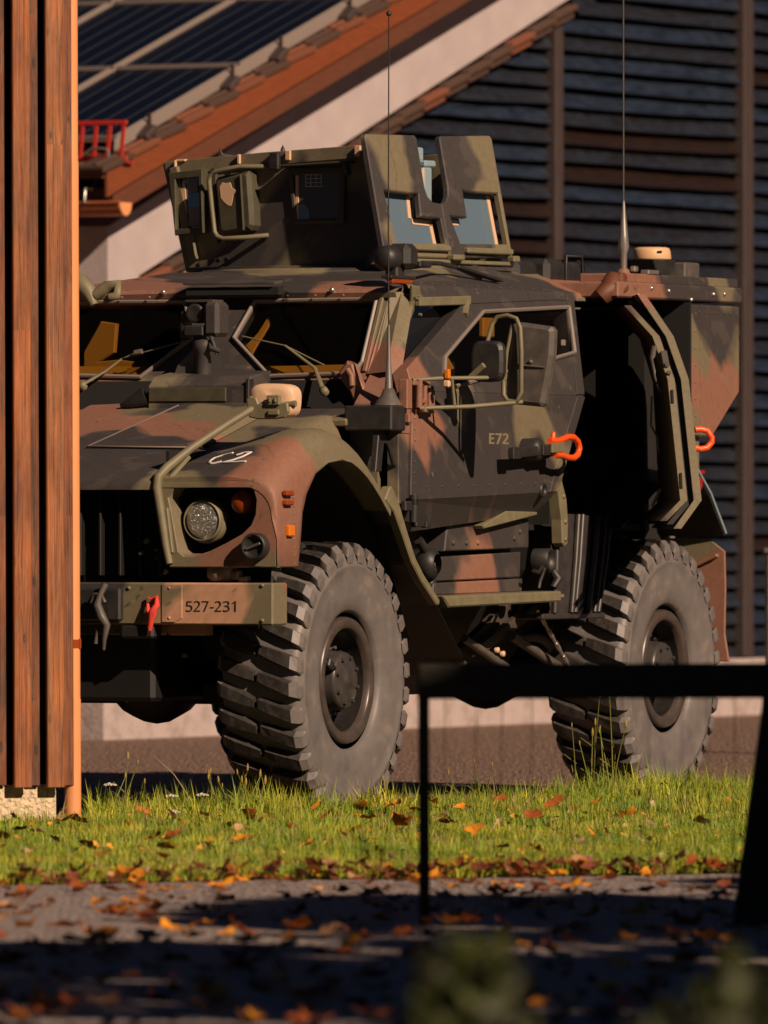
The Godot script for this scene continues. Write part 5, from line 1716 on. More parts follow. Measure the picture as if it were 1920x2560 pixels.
func truck_doors(t: Node3D):
	var X := Vector3.RIGHT
	var Y := Vector3.UP
	var Z := Vector3.BACK
	var leanv := Vector3(-0.36, 1, 0)
	for s in [1.0, -1.0]:
		var mb := new_mb(s)
		var win := [Vector2(1.135, 0.095), Vector2(1.20, 0.168), Vector2(1.853, 0.408), Vector2(2.945, 0.452), Vector2(2.835, 0.232), Vector2(1.18, 0.035)]
		mb.prism([Vector2(0.665, 1.555), Vector2(2.455, 1.60), Vector2(2.795, 2.10), Vector2(0.69, 2.10)], Vector3(1.11, 0, 0), -Z, Y, 0.09, 0.005)
		mb.prism([Vector2(0.69, 0.0), Vector2(2.795, 0.0), Vector2(3.085, 0.545), Vector2(1.76, 0.50), Vector2(1.70, 0.475), Vector2(0.71, 0.115)], Vector3(1.12, 2.0712, 0), -Z, leanv, 0.085, 0.004, win)
		# lower flange folded inwards
		var f0 := Vector3(1.2, 1.557, -0.665)
		var f1 := Vector3(1.2, 1.602, -2.455)
		var g0 := Vector3(1.105, 1.392, -0.685)
		var g1 := Vector3(1.105, 1.492, -2.37)
		mb.quad_from(f0, f1, g1, g0, Vector3(0.9, 1.7, -1.5))
		mb.quad_from(g0, g1, g1 - Vector3(0.06, -0.01, 0), g0 - Vector3(0.06, -0.01, 0), Vector3(1, 2, -1.5))
		mb.quad_from(f1, g1, g1 - Vector3(0.07, 0, 0), f1 - Vector3(0.07, 0, 0), Vector3(1, 1.6, -1))
		mb.quad_from(f0, g0, g0 - Vector3(0.07, 0, 0), f0 - Vector3(0.07, 0, 0), Vector3(1, 1.6, -3))
		# raised strip along the rear edge
		mb.prism([Vector2(2.35, 1.603), Vector2(2.455, 1.605), Vector2(2.795, 2.095), Vector2(2.70, 2.095), Vector2(2.42, 1.72)], Vector3(1.2, 0, 0), -Z, Y, 0.007, 0.002)
		mb.prism([Vector2(2.70, 0.006), Vector2(2.795, 0.006), Vector2(3.085, 0.540), Vector2(3.0, 0.538)], Vector3(1.2, 2.1, 0), -Z, leanv, 0.007, 0.002)
		var door := part("front_door", mb, "camo", t)
		mb = new_mb(s)
		mb.prism(MB.inset(MB.ccw(win), -0.018), Vector3(1.2, 2.1, 0), -Z, leanv, 0.020, 0.008, MB.ccw(win))
		part("window_frame", mb, "seal", door)
		mb = new_mb(s)
		mb.prism(win, Vector3(1.185, 2.1, 0), -Z, leanv, 0.006)
		part("window", mb, "glass", door)
		mb = new_mb(s)
		mb.prism([Vector2(1.30, 0.09), Vector2(1.34, 0.18), Vector2(1.44, 0.22), Vector2(1.50, 0.12)], Vector3(1.08, 2.1, 0), -Z, leanv, 0.02)
		mb.box(Vector3(1.03, 2.44, -1.95), Vector3(0.03, 0.10, 0.14), 0.01)
		part("window_bracket", mb, "yellow_poly", door)
		mb = new_mb(s)
		mb.box(Vector3(1.125, 2.375, -2.70), Vector3(0.006, 0.03, 0.05), 0.002)
		part("sticker", mb, "seal", door)
		mb = new_mb(s)
		mb.lathe([Vector2(0.038, 0.0), Vector2(0.036, 0.016), Vector2(0.024, 0.018), Vector2(0.022, 0.008), Vector2(0, 0.008)], Vector3(1.198, 1.612, -2.262), X, 20)
		part("lock_cap", mb, "black_metal", door)
		# handle with its shackle
		mb = new_mb(s)
		mb.bar(Vector3(1.29, 1.795, -1.66), Vector3(1.29, 1.815, -2.05), 0.02, 0.05)
		mb.bar(Vector3(1.30, 1.797, -1.655), Vector3(1.30, 1.80, -1.76), 0.03, 0.06)
		mb.lathe([Vector2(0.055, -0.10), Vector2(0.058, -0.01), Vector2(0.045, 0.012), Vector2(0, 0.014)], Vector3(1.29, 1.82, -2.03), X, 20)
		mb.bar(Vector3(1.305, 1.815, -2.02), Vector3(1.305, 1.822, -2.24), 0.025, 0.055)
		var hd := part("door_handle", mb, "black_metal", door)
		mb = new_mb(s)
		mb.bar(Vector3(1.324, 1.826, -2.10), Vector3(1.324, 1.832, -2.25), 0.012, 0.05)
		part("handle_plate", mb, "olive", door)
		mb = new_mb(s)
		mb.tube([Vector3(1.315, 1.862, -2.10), Vector3(1.315, 1.862, -2.17), Vector3(1.315, 1.868, -2.24), Vector3(1.315, 1.884, -2.32), Vector3(1.315, 1.884, -2.40), Vector3(1.315, 1.862, -2.455), Vector3(1.315, 1.827, -2.475), Vector3(1.315, 1.793, -2.455), Vector3(1.315, 1.776, -2.40), Vector3(1.315, 1.780, -2.32), Vector3(1.315, 1.791, -2.24), Vector3(1.315, 1.79, -2.17)], 0.0165, 12)
		mb.tube([Vector3(1.315, 1.862, -2.145), Vector3(1.315, 1.895, -2.145), Vector3(1.315, 1.906, -2.150)], [0.014, 0.013, 0.010], 10)
		part("shackle", mb, "orange_paint", door, "bright orange shackle on the front door's handle")
		# hinges
		mb = new_mb(s)
		for q in [[1.535, 0.05], [1.50, 0.065], [1.45, 0.05]]:
			mb.lathe([Vector2(0.022, 0), Vector2(0.022, q[1])], Vector3(1.225, q[0], -0.645), Y, 12)
		mb.box(Vector3(1.21, 1.53, -0.60), Vector3(0.03, 0.05, 0.10), 0.005)
		mb.box(Vector3(1.21, 1.46, -0.74), Vector3(0.035, 0.07, 0.13), 0.006)
		mb.box(Vector3(1.225, 1.435, -0.79), Vector3(0.03, 0.03, 0.05), 0.004)
		part("lower_hinge", mb, "black_metal", door)
		mb = new_mb(s)
		mb.box(Vector3(1.20, 2.085, -0.60), Vector3(0.05, 0.15, 0.06), 0.006)
		mb.box(Vector3(1.215, 2.14, -0.72), Vector3(0.045, 0.022, 0.20), 0.004)
		mb.box(Vector3(1.215, 2.06, -0.86), Vector3(0.03, 0.14, 0.06), 0.006)
		mb.box(Vector3(1.225, 2.01, -0.79), Vector3(0.05, 0.03, 0.12), 0.005)
		mb.lathe([Vector2(0.018, 0), Vector2(0.018, 0.14)], Vector3(1.235, 2.02, -0.685), Y, 10)
		mb.lathe([Vector2(0.014, 0), Vector2(0.014, 0.10)], Vector3(1.23, 2.03, -0.76), Y, 10)
		mb.box(Vector3(1.23, 2.05, -0.72), Vector3(0.03, 0.02, 0.08), 0.004)
		part("upper_hinge", mb, "camo", door)
		# big mirror on two arms, with a small round cornered one
		mb = new_mb(s)
		mb.tube([Vector3(1.21, 2.155, -0.66), Vector3(1.30, 2.165, -0.78), Vector3(1.52, 2.172, -1.06)], 0.0105, 8)
		mb.tube([Vector3(1.22, 2.015, -0.72), Vector3(1.40, 2.026, -0.94), Vector3(1.62, 2.050, -1.085)], 0.0115, 8)
		mb.tube([Vector3(1.345, 2.165, -0.835), Vector3(1.345, 2.025, -0.87)], 0.009, 8)
		mb.tube([Vector3(1.42, 2.20, -1.00), Vector3(1.435, 2.30, -1.03), Vector3(1.465, 2.44, -1.06), Vector3(1.49, 2.475, -1.065), Vector3(1.545, 2.482, -1.065), Vector3(1.595, 2.465, -1.065), Vector3(1.615, 2.42, -1.065), Vector3(1.622, 2.30, -1.065), Vector3(1.621, 2.10, -1.065), Vector3(1.60, 2.052, -1.065), Vector3(1.545, 2.055, -1.07), Vector3(1.518, 2.085, -1.08), Vector3(1.514, 2.16, -1.085)], 0.0115, 9)
		mb.tube([Vector3(1.52, 2.16, -1.085), Vector3(1.535, 2.30, -1.08), Vector3(1.565, 2.44, -1.08)], 0.010, 8)
		mb.bar(Vector3(1.46, 2.235, -0.975), Vector3(1.38, 2.17, -0.98), 0.02, 0.03)
		var arm := part("mirror_arm", mb, "olive", door)
		mb = new_mb(s)
		mb.prism([Vector2(1.555, 2.44), Vector2(1.60, 2.448), Vector2(1.765, 2.425), Vector2(1.782, 2.405), Vector2(1.776, 2.28), Vector2(1.728, 2.04), Vector2(1.712, 2.024), Vector2(1.545, 2.04), Vector2(1.522, 2.07), Vector2(1.520, 2.16)], Vector3(0, 0, -1.15), X, Y, 0.055, 0.02)
		mb.lathe([Vector2(0.012, 0), Vector2(0.010, 0.012), Vector2(0, 0.016)], Vector3(1.66, 2.25, -1.096), Z, 12)
		mb.tube([Vector3(1.58, 2.236, -1.085), Vector3(1.735, 2.222, -1.093)], 0.006, 6)
		var mi := part("mirror", mb, "grey_metal", door)
		mb = new_mb(s)
		mb.prism([Vector2(1.55, 2.43), Vector2(1.77, 2.41), Vector2(1.72, 2.05), Vector2(1.53, 2.06)], Vector3(0, 0, -1.154), X, Y, 0.003)
		part("mirror_glass", mb, "mirror_glass", mi)
		mb = new_mb(s)
		var rr := []
		for i in 20:
			var a := TAU * i / 20.0
			rr.append(Vector2(1.463 + signf(cos(a)) * pow(absf(cos(a)), 0.5) * 0.088, 2.252 + signf(sin(a)) * pow(absf(sin(a)), 0.5) * 0.104))
		mb.prism(rr, Vector3(0, 0, -1.04), X, Y, 0.05, 0.016)
		part("spot_mirror", mb, "black_metal", door)
		mb = new_mb(s)
		mb.box(Vector3(1.338, 2.187, -0.80), Vector3(0.028, 0.05, 0.028), 0.007)
		part("side_lamp", mb, "amber", door)
		mb = new_mb(s)
		mb.box(Vector3(1.335, 2.138, -0.80), Vector3(0.034, 0.035, 0.03), 0.007)
		part("lamp_socket", mb, "cream_edge", door)
		if s > 0:
			lettering("faded_marking", "E72", 0.056, 0.24, "text_tan", door, Transform3D(Basis(-Z, Y, X), Vector3(1.2015, 1.872, -1.722)), 0.0015)
	# rear doors: the near one ajar on its rear hinge, the far one shut
	var hinge := Vector3(1.20, 0, -3.95)
	for s in [1.0]:
		var xf := Transform3D()
		if s > 0:
			xf = Transform3D(Basis(), hinge) * Transform3D(Basis(Y, deg_to_rad(27.6)), Vector3.ZERO) * Transform3D(Basis(), -hinge)
		else:
			xf = Transform3D(Basis.from_scale(Vector3(-1, 1, 1)), Vector3.ZERO)
		var mk := func():
			var m := MB.new()
			m.xf = xf
			m.flip = s < 0
			return m
		# cross sections of outer skin, groove core and inner frame, from the front edge to the hinge
		var skin := [[0.994, 2.63], [1.132, 2.41], [1.20, 2.185], [1.236, 1.56], [1.125, 1.415]]
		var fz := func(y: float): return lerpf(-2.46, -3.10, clampf((y - 1.6) / 1.03, -0.2, 1.0))
		for layer in [["rear_door", 0.0, 0.040, 0.0, "camo"], ["door_core", 0.040, 0.072, 0.05, "black_metal"], ["door_inner_frame", 0.072, 0.108, 0.018, "camo"]]:
			var mb: MB = mk.call()
			var rows := []
			for q in skin:
				var f: float = fz.call(q[1]) - layer[3]
				var yy: float = q[1]
				if q == skin[0]: yy -= layer[1] * 0.8
				if q == skin[4]: yy += layer[1] * 0.55
				rows.append([Vector3(q[0] - layer[1], yy, f), Vector3(q[0] - layer[1], yy, -3.90), Vector3(q[0] - layer[2], yy, -3.90), Vector3(q[0] - layer[2], yy, f)])
			mb.flip = not mb.flip
			mb.loft(rows, true)
			mb.flip = not mb.flip
			for e in [0, 4]:
				mb.quad_from(rows[e][0], rows[e][1], rows[e][2], rows[e][3], Vector3(1.1, 2.0, -3.3))
			part(layer[0], mb, layer[4], t, "rear door standing ajar" if s > 0 and layer[0] == "rear_door" else "")
		var mb: MB = mk.call()
		for q in [[2.13, 2.06], [1.70, 1.62]]:
			mb.bar(Vector3(1.112 + (0.0 if q[0] > 2 else 0.024), q[0], fz.call(q[0]) - 0.014), Vector3(1.112 + (0.0 if q[0] > 2 else 0.024), q[1], fz.call(q[1]) - 0.014), 0.014, 0.012)
		part("latch_slot", mb, "interior", t)
		mb = mk.call()
		mb.box(Vector3(1.085, 2.27, fz.call(2.27) - 0.03), Vector3(0.035, 0.13, 0.05), 0.006, Basis(Z, 0.18))
		for q in [2.31, 2.26, 2.22]:
			mb.box(Vector3(1.09 - (q - 2.26) * 0.25, q, fz.call(q) - 0.002), Vector3(0.02, 0.02, 0.012), 0.003)
		mb.tube([Vector3(1.03, 2.36, -2.95), Vector3(1.02, 2.30, -2.95), Vector3(1.035, 2.20, -2.94), Vector3(1.06, 2.12, -2.9)], [0.018, 0.016, 0.010, 0.008], 8)
		part("inner_latch", mb, "grey_metal", t)
		mb = mk.call()
		mb.tube([Vector3(1.02, 2.1, -2.98), Vector3(1.015, 1.95, -2.98), Vector3(1.05, 1.88, -2.96), Vector3(1.055, 1.80, -2.95)], 0.006, 6)
		part("pull_rod", mb, "olive", t)
		mb = mk.call()
		mb.bar(Vector3(1.06, 1.62, -2.9), Vector3(1.02, 1.53, -2.95), 0.012, 0.015)
		part("door_stay", mb, "olive", t)
		mb = mk.call()
		mb.tube([Vector3(1.235, 1.925, -2.87), Vector3(1.265, 1.928, -2.88), Vector3(1.30, 1.92, -2.89), Vector3(1.325, 1.885, -2.895), Vector3(1.325, 1.862, -2.895), Vector3(1.30, 1.832, -2.89), Vector3(1.265, 1.825, -2.88), Vector3(1.235, 1.83, -2.87)], 0.0165, 10)
		part("rear_shackle", mb, "orange_paint", t, "bright orange shackle on the rear door's handle")
	var ts := MB.new()
	ts.bar(Vector3(1.020, 2.607, -3.10), Vector3(1.014, 2.628, -3.97), 0.014, 0.020)
	part("doorway_trim", ts, "olive", t)
	ts = MB.new()
	ts.bar(Vector3(0.985, 2.560, -3.12), Vector3(0.978, 2.577, -3.92), 0.010, 0.010)
	part("doorway_seal", ts, "olive", t)
	# latch striker plate below the door gap, body sill
	var mb := MB.new()
	mb.prism([Vector2(2.50, 1.66), Vector2(2.54, 1.70), Vector2(2.62, 1.57), Vector2(2.64, 1.46), Vector2(2.635, 1.335), Vector2(2.60, 1.32), Vector2(2.57, 1.34), Vector2(2.56, 1.46)], Vector3(1.12, 0, 0), -Z, Y, 0.06, 0.006)
	for q in [[2.60, 1.36], [2.60, 1.45], [2.58, 1.58]]:
		mb.lathe([Vector2(0.013, 0), Vector2(0.011, 0.008), Vector2(0, 0.009)], Vector3(1.18, q[1], -q[0]), X, 8)
	part("striker_plate", mb, "olive", t)

func truck_turret(t: Node3D):
	var Y := Vector3.UP
	var XF := Transform3D(Basis(Y, deg_to_rad(-9.8)), Vector3(0, 0, -2.5))
	var mk := func():
		var m := MB.new()
		m.xf = XF
		return m
	var Xt := Vector3.RIGHT
	var Zt := Vector3.BACK
	var mb: MB = mk.call()
	mb.lathe([Vector2(0.80, 2.64), Vector2(0.80, 2.735), Vector2(0.77, 2.75), Vector2(0.70, 2.75)], Vector3.ZERO, Y, 48)
	var turret := part("turret", mb, "camo", t)
	# walls: near, far, back; flared outwards at the back
	mb = mk.call()
	mb.prism([Vector2(-0.675, 2.752), Vector2(-0.645, 2.752), Vector2(0.625, 2.752), Vector2(0.505, 3.382), Vector2(-0.20, 3.352), Vector2(-0.825, 3.318), Vector2(-0.83, 3.29)], Vector3(0, 0, 0.45), Xt, Y, 0.03, 0.004)
	mb.prism([Vector2(-0.675, 2.752), Vector2(0.625, 2.752), Vector2(0.505, 3.382), Vector2(-0.825, 3.318)], Vector3(0, 0, -0.50), Xt, Y, 0.03, 0.004)
	mb.prism([Vector2(-0.50, 0.0), Vector2(0.48, 0.0), Vector2(0.48, 0.565), Vector2(-0.50, 0.565)], Vector3(-0.675, 2.752, 0), Zt, Vector3(-0.265, 1, 0), 0.03, 0.004)
	mb.box(Vector3(0, 2.76, 0.0), Vector3(1.38, 0.02, 1.0), 0.002)
	# rim strip on top of the near wall and small lit lugs
	mb.prism([Vector2(-0.82, 3.245), Vector2(-0.835, 3.322), Vector2(-0.20, 3.358), Vector2(0.500, 3.386), Vector2(0.51, 3.323), Vector2(-0.15, 3.29), Vector2(-0.5, 3.268)], Vector3(0, 0, 0.4805), Xt, Y, 0.012, 0.003)
	mb.box(Vector3(-0.70, 3.05, 0.50), Vector3(0.05, 0.5, 0.03), 0.004, Basis(Zt, 0.25))
	part("near_wall", mb, "camo", turret)
	for q in [[-0.752, 3.30, 0.012, 0.055], [-0.345, 3.325, 0.016, 0.05], [-0.033, 3.338, 0.03, 0.05], [0.405, 3.352, 0.035, 0.055]]:
		mb = mk.call()
		mb.box(Vector3(q[0], q[1], 0.505), Vector3(q[2], q[3], 0.016), 0.003)
		if q[0] < -0.7:
			mb.box(Vector3(q[0] + 0.03, q[1] + 0.027, 0.49), Vector3(0.06, 0.012, 0.03), 0.003)
		part("edge_lug", mb, "cream_edge", turret)
	mb = mk.call()
	mb.tube([Vector3(-0.53, 3.325, 0.47), Vector3(-0.49, 3.335, 0.47), Vector3(-0.495, 3.385, 0.47), Vector3(-0.475, 3.35, 0.47), Vector3(-0.42, 3.345, 0.47)], 0.006, 6)
	part("tie_wire", mb, "steel", turret)
	mb = mk.call()
	mb.lathe([Vector2(0.014, 0), Vector2(0.012, 0.02), Vector2(0.0, 0.045)], Vector3(-0.10, 3.352, 0.46), Y, 10)
	mb.box(Vector3(-0.115, 3.31, 0.508), Vector3(0.06, 0.09, 0.03), 0.006)
	part("spike", mb, "black_metal", turret)
	# first window block
	mb = mk.call()
	mb.prism([Vector2(-0.772, 3.262), Vector2(-0.556, 3.278), Vector2(-0.556, 2.948), Vector2(-0.732, 2.936)], Vector3(0, 0, 0.4805), Xt, Y, 0.06, 0.004, [Vector2(-0.728, 3.228), Vector2(-0.580, 3.236), Vector2(-0.574, 2.974), Vector2(-0.724, 2.968)])
	mb.box(Vector3(-0.515, 3.12, 0.485), Vector3(0.03, 0.33, 0.02), 0.004)
	var w1 := part("window_block", mb, "olive_dark", turret)
	mb = mk.call()
	mb.prism([Vector2(-0.735, 3.232), Vector2(-0.578, 3.240), Vector2(-0.572, 2.970), Vector2(-0.728, 2.964)], Vector3(0, 0, 0.482), Xt, Y, 0.022)
	part("pane", mb, "mirror_dark", w1)
	mb = mk.call()
	mb.box(Vector3(-0.688, 3.09, 0.509), Vector3(0.022, 0.235, 0.008), 0.002, Basis(Zt, 0.06))
	part("reflection_strip", mb, "cream_edge", w1)  # cream strip stands for a bright reflection in the pane
	mb = mk.call()
	mb.box(Vector3(-0.625, 3.03, 0.508), Vector3(0.075, 0.10, 0.006), 0.002)
	mb.box(Vector3(-0.635, 3.19, 0.508), Vector3(0.06, 0.07, 0.006), 0.002)
	part("reflection_block", mb, "seal", w1)  # grey blocks painted in as further reflections in the pane
	# vision block in a tube frame with a chipped patch
	mb = mk.call()
	mb.prism([Vector2(-0.472, 3.215), Vector2(-0.455, 3.235), Vector2(-0.262, 3.262), Vector2(-0.245, 3.24), Vector2(-0.228, 3.05), Vector2(-0.225, 2.98), Vector2(-0.245, 2.955), Vector2(-0.41, 2.935), Vector2(-0.44, 2.955)], Vector3(0, 0, 0.4805), Xt, Y, 0.075, 0.02)
	mb.box(Vector3(-0.285, 3.10, 0.562), Vector3(0.006, 0.29, 0.014), 0.002, Basis(Zt, 0.07))
	var w2 := part("vision_block", mb, "olive_dark", turret)
	mb = mk.call()
	mb.tube([Vector3(-0.18, 3.285, 0.49), Vector3(-0.30, 3.285, 0.56), Vector3(-0.44, 3.262, 0.58), Vector3(-0.475, 3.245, 0.58), Vector3(-0.482, 3.21, 0.58), Vector3(-0.465, 3.07, 0.58), Vector3(-0.448, 2.95, 0.58), Vector3(-0.43, 2.925, 0.58), Vector3(-0.39, 2.912, 0.58), Vector3(-0.25, 2.918, 0.565), Vector3(-0.17, 2.93, 0.49)], 0.0125, 8)
	part("guard_tube", mb, "olive", w2)
	mb = mk.call()
	mb.prism([Vector2(-0.432, 3.185), Vector2(-0.415, 3.205), Vector2(-0.395, 3.200), Vector2(-0.365, 3.204), Vector2(-0.352, 3.175), Vector2(-0.325, 3.162), Vector2(-0.345, 3.14), Vector2(-0.352, 3.10), Vector2(-0.360, 3.082), Vector2(-0.378, 3.085), Vector2(-0.40, 3.10), Vector2(-0.425, 3.125)], Vector3(0, 0, 0.5545), Xt, Y, 0.003, 0.001)
	part("chipped_patch", mb, "cream_edge", w2)
	# third window with its awning
	mb = mk.call()
	mb.prism([Vector2(-0.045, 3.275), Vector2(0.32, 3.275), Vector2(0.31, 2.985), Vector2(0.0, 2.985)], Vector3(0, 0, 0.4805), Xt, Y, 0.02, 0.004, [Vector2(-0.012, 3.240), Vector2(0.285, 3.240), Vector2(0.275, 3.005), Vector2(0.015, 3.005)])
	mb.prism([Vector2(0, 0), Vector2(0.42, 0.012), Vector2(0.42, 0.022), Vector2(0, 0.010)], Vector3(-0.05, 3.278, 0.482), Xt, Y, 0.09, 0.003)
	mb.prism([Vector2(0.345, 3.282), Vector2(0.372, 3.285), Vector2(0.385, 3.235), Vector2(0.37, 3.225)], Vector3(0, 0, 0.53), Xt, Y, 0.04, 0.003)
	var w3 := part("window_block", mb, "olive_dark", turret)
	mb = mk.call()
	mb.prism([Vector2(-0.015, 3.243), Vector2(0.288, 3.243), Vector2(0.278, 3.002), Vector2(0.012, 3.002)], Vector3(0, 0, 0.481), Xt, Y, 0.006)
	part("pane", mb, "olive_pane", w3)
	mb = mk.call()
	mb.box(Vector3(0.012, 3.12, 0.489), Vector3(0.018, 0.23, 0.006), 0.001)
	part("pane_edge", mb, "cream_edge", w3)
	mb = mk.call()
	for i in 4:
		mb.box(Vector3(0.065 + i * 0.033, 3.205, 0.4885), Vector3(0.003, 0.062, 0.002), 0.0005)
	for i in 4:
		mb.box(Vector3(0.112, 3.176 + i * 0.020, 0.4885), Vector3(0.10, 0.003, 0.002), 0.0005)
	part("aiming_grid", mb, "text_white", w3)
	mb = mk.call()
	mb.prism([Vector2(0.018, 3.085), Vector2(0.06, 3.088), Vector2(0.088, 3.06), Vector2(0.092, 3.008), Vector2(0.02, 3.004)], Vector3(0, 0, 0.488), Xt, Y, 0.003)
	part("blue_tape", mb, "sky_tinted_glass", w3)
	# bolt holes
	mb = mk.call()
	for q in [[-0.49, 2.905], [-0.44, 2.908], [-0.49, 2.810], [-0.437, 2.813], [-0.62, 2.785], [-0.69, 3.285], [-0.62, 3.288]]:
		mb.lathe([Vector2(0.013, 0), Vector2(0.011, 0.004), Vector2(0, 0.0042)], Vector3(q[0], q[1], 0.480), Zt, 10)
	part("bolt", mb, "interior", turret)
	# gun shield: two leaning halves with a slot between, each with its stepped window
	var o := Vector3(0.66, 2.80, 0)
	var uy := Vector3(-0.2, 1, 0)
	var halves := [[[Vector2(-0.672, 0.0), Vector2(-0.674, 0.61), Vector2(-0.660, 0.625), Vector2(-0.222, 0.632), Vector2(-0.208, 0.618), Vector2(-0.209, 0.36), Vector2(-0.195, 0.318), Vector2(-0.155, 0.288), Vector2(-0.081, 0.282), Vector2(-0.081, 0.0)],
		[Vector2(-0.585, 0.338), Vector2(-0.275, 0.328), Vector2(-0.288, 0.212), Vector2(-0.110, 0.205), Vector2(-0.100, 0.075), Vector2(-0.545, 0.070)]],
		[[Vector2(-0.079, 0.0), Vector2(-0.079, 0.282), Vector2(-0.035, 0.295), Vector2(-0.008, 0.325), Vector2(0.004, 0.37), Vector2(0.001, 0.622), Vector2(0.014, 0.636), Vector2(0.470, 0.652), Vector2(0.485, 0.638), Vector2(0.497, 0.02)],
		[Vector2(0.135, 0.360), Vector2(0.165, 0.352), Vector2(0.462, 0.350), Vector2(0.472, 0.085), Vector2(0.035, 0.078), Vector2(-0.020, 0.220), Vector2(0.135, 0.215)]]]
	for h in halves:
		mb = mk.call()
		mb.prism(h[0], o, -Zt, uy, 0.032, 0.006, h[1])
		var sh := part("gun_shield", mb, "camo", turret)
		var H := MB.ccw(h[1])
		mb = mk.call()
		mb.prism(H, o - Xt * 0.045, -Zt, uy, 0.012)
		part("shield_window", mb, "sky_tinted_glass", sh)
		# tan edges of the armoured glass, facing the notch of the slot and the rear
		var nz := (-Zt).cross(uy).normalized()
		for i in H.size():
			var a: Vector2 = H[i]
			var b: Vector2 = H[(i + 1) % H.size()]
			if (b - a).y < 0.05 and not ((a + b).y * 0.5 > 0.19 and (a + b).y * 0.5 < 0.23):
				continue
			var n := Vector2(-(b - a).y, (b - a).x).normalized()
			var w := 0.028
			mb = mk.call()
			var f := func(p: Vector2, d: float): return o - Zt * p.x + uy * p.y + nz * d
			mb.quad(f.call(a + n * 0.001, -0.028), f.call(b + n * 0.001, -0.028), f.call(b + n * w, -0.028), f.call(a + n * w, -0.028))
			mb.quad_from(f.call(a + n * w, -0.028), f.call(b + n * w, -0.028), f.call(b + n * w, -0.040), f.call(a + n * w, -0.040), o)
			part("glass_edge", mb, "cream_edge", sh)
	mb = mk.call()
	for q in [[-0.30, 0.055, 0.40], [0.26, 0.050, 0.42]]:
		mb.box(o + Vector3(0.045 - 0.2 * q[1], q[1], -q[0]), Vector3(0.035, 0.030, q[2]), 0.006)
	mb.box(o + Vector3(0.05, 0.01, 0.06), Vector3(0.05, 0.03, 0.10), 0.008)
	mb.box(o + Vector3(0.05, 0.012, -0.47), Vector3(0.05, 0.035, 0.06), 0.008)
	mb.box(o + Vector3(0.02, -0.012, 0.10), Vector3(0.05, 0.02, 1.12), 0.004)
	part("shield_sill", mb, "olive", turret)
	mb = mk.call()
	mb.box(Vector3(0.515, 3.13, 0.085), Vector3(0.08, 0.30, 0.075), 0.01)
	mb.box(Vector3(0.50, 3.295, 0.07), Vector3(0.12, 0.035, 0.10), 0.008)
	mb.box(Vector3(0.47, 3.345, 0.13), Vector3(0.10, 0.07, 0.11), 0.008)
	part("gun_mount", mb, "pale_steel", turret)
	mb = mk.call()
	mb.box(Vector3(0.545, 3.12, 0.13), Vector3(0.02, 0.30, 0.02), 0.004)
	part("mount_strip", mb, "cream_edge", turret)
	# rounded lamp housing on the roof edge in front of the shield
	mb = MB.new()
	mb.lathe([Vector2(0, -0.005), Vector2(0.040, 0.0), Vector2(0.062, 0.02), Vector2(0.068, 0.09), Vector2(0.06, 0.10)], Vector3(0.87, 2.775, -1.02), Vector3(0.2, 0, -1), 22)
	mb.box(Vector3(0.92, 2.785, -1.17), Vector3(0.13, 0.13, 0.14), 0.03)
	mb.box(Vector3(0.90, 2.70, -1.12), Vector3(0.07, 0.08, 0.09), 0.01)
	part("roof_lamp", mb, "black_metal", t)
	mb = MB.new()
	mb.tube([Vector3(0.90, 2.76, -1.45), Vector3(0.86, 2.765, -1.75), Vector3(0.84, 2.75, -2.0), Vector3(0.86, 2.70, -2.25)], 0.012, 7)
	mb.box(Vector3(0.90, 2.75, -1.40), Vector3(0.09, 0.03, 0.14), 0.008)
	mb.bar(Vector3(0.84, 2.755, -1.98), Vector3(0.90, 2.69, -2.4), 0.05, 0.015)
	part("roof_cable", mb, "black_metal", t)

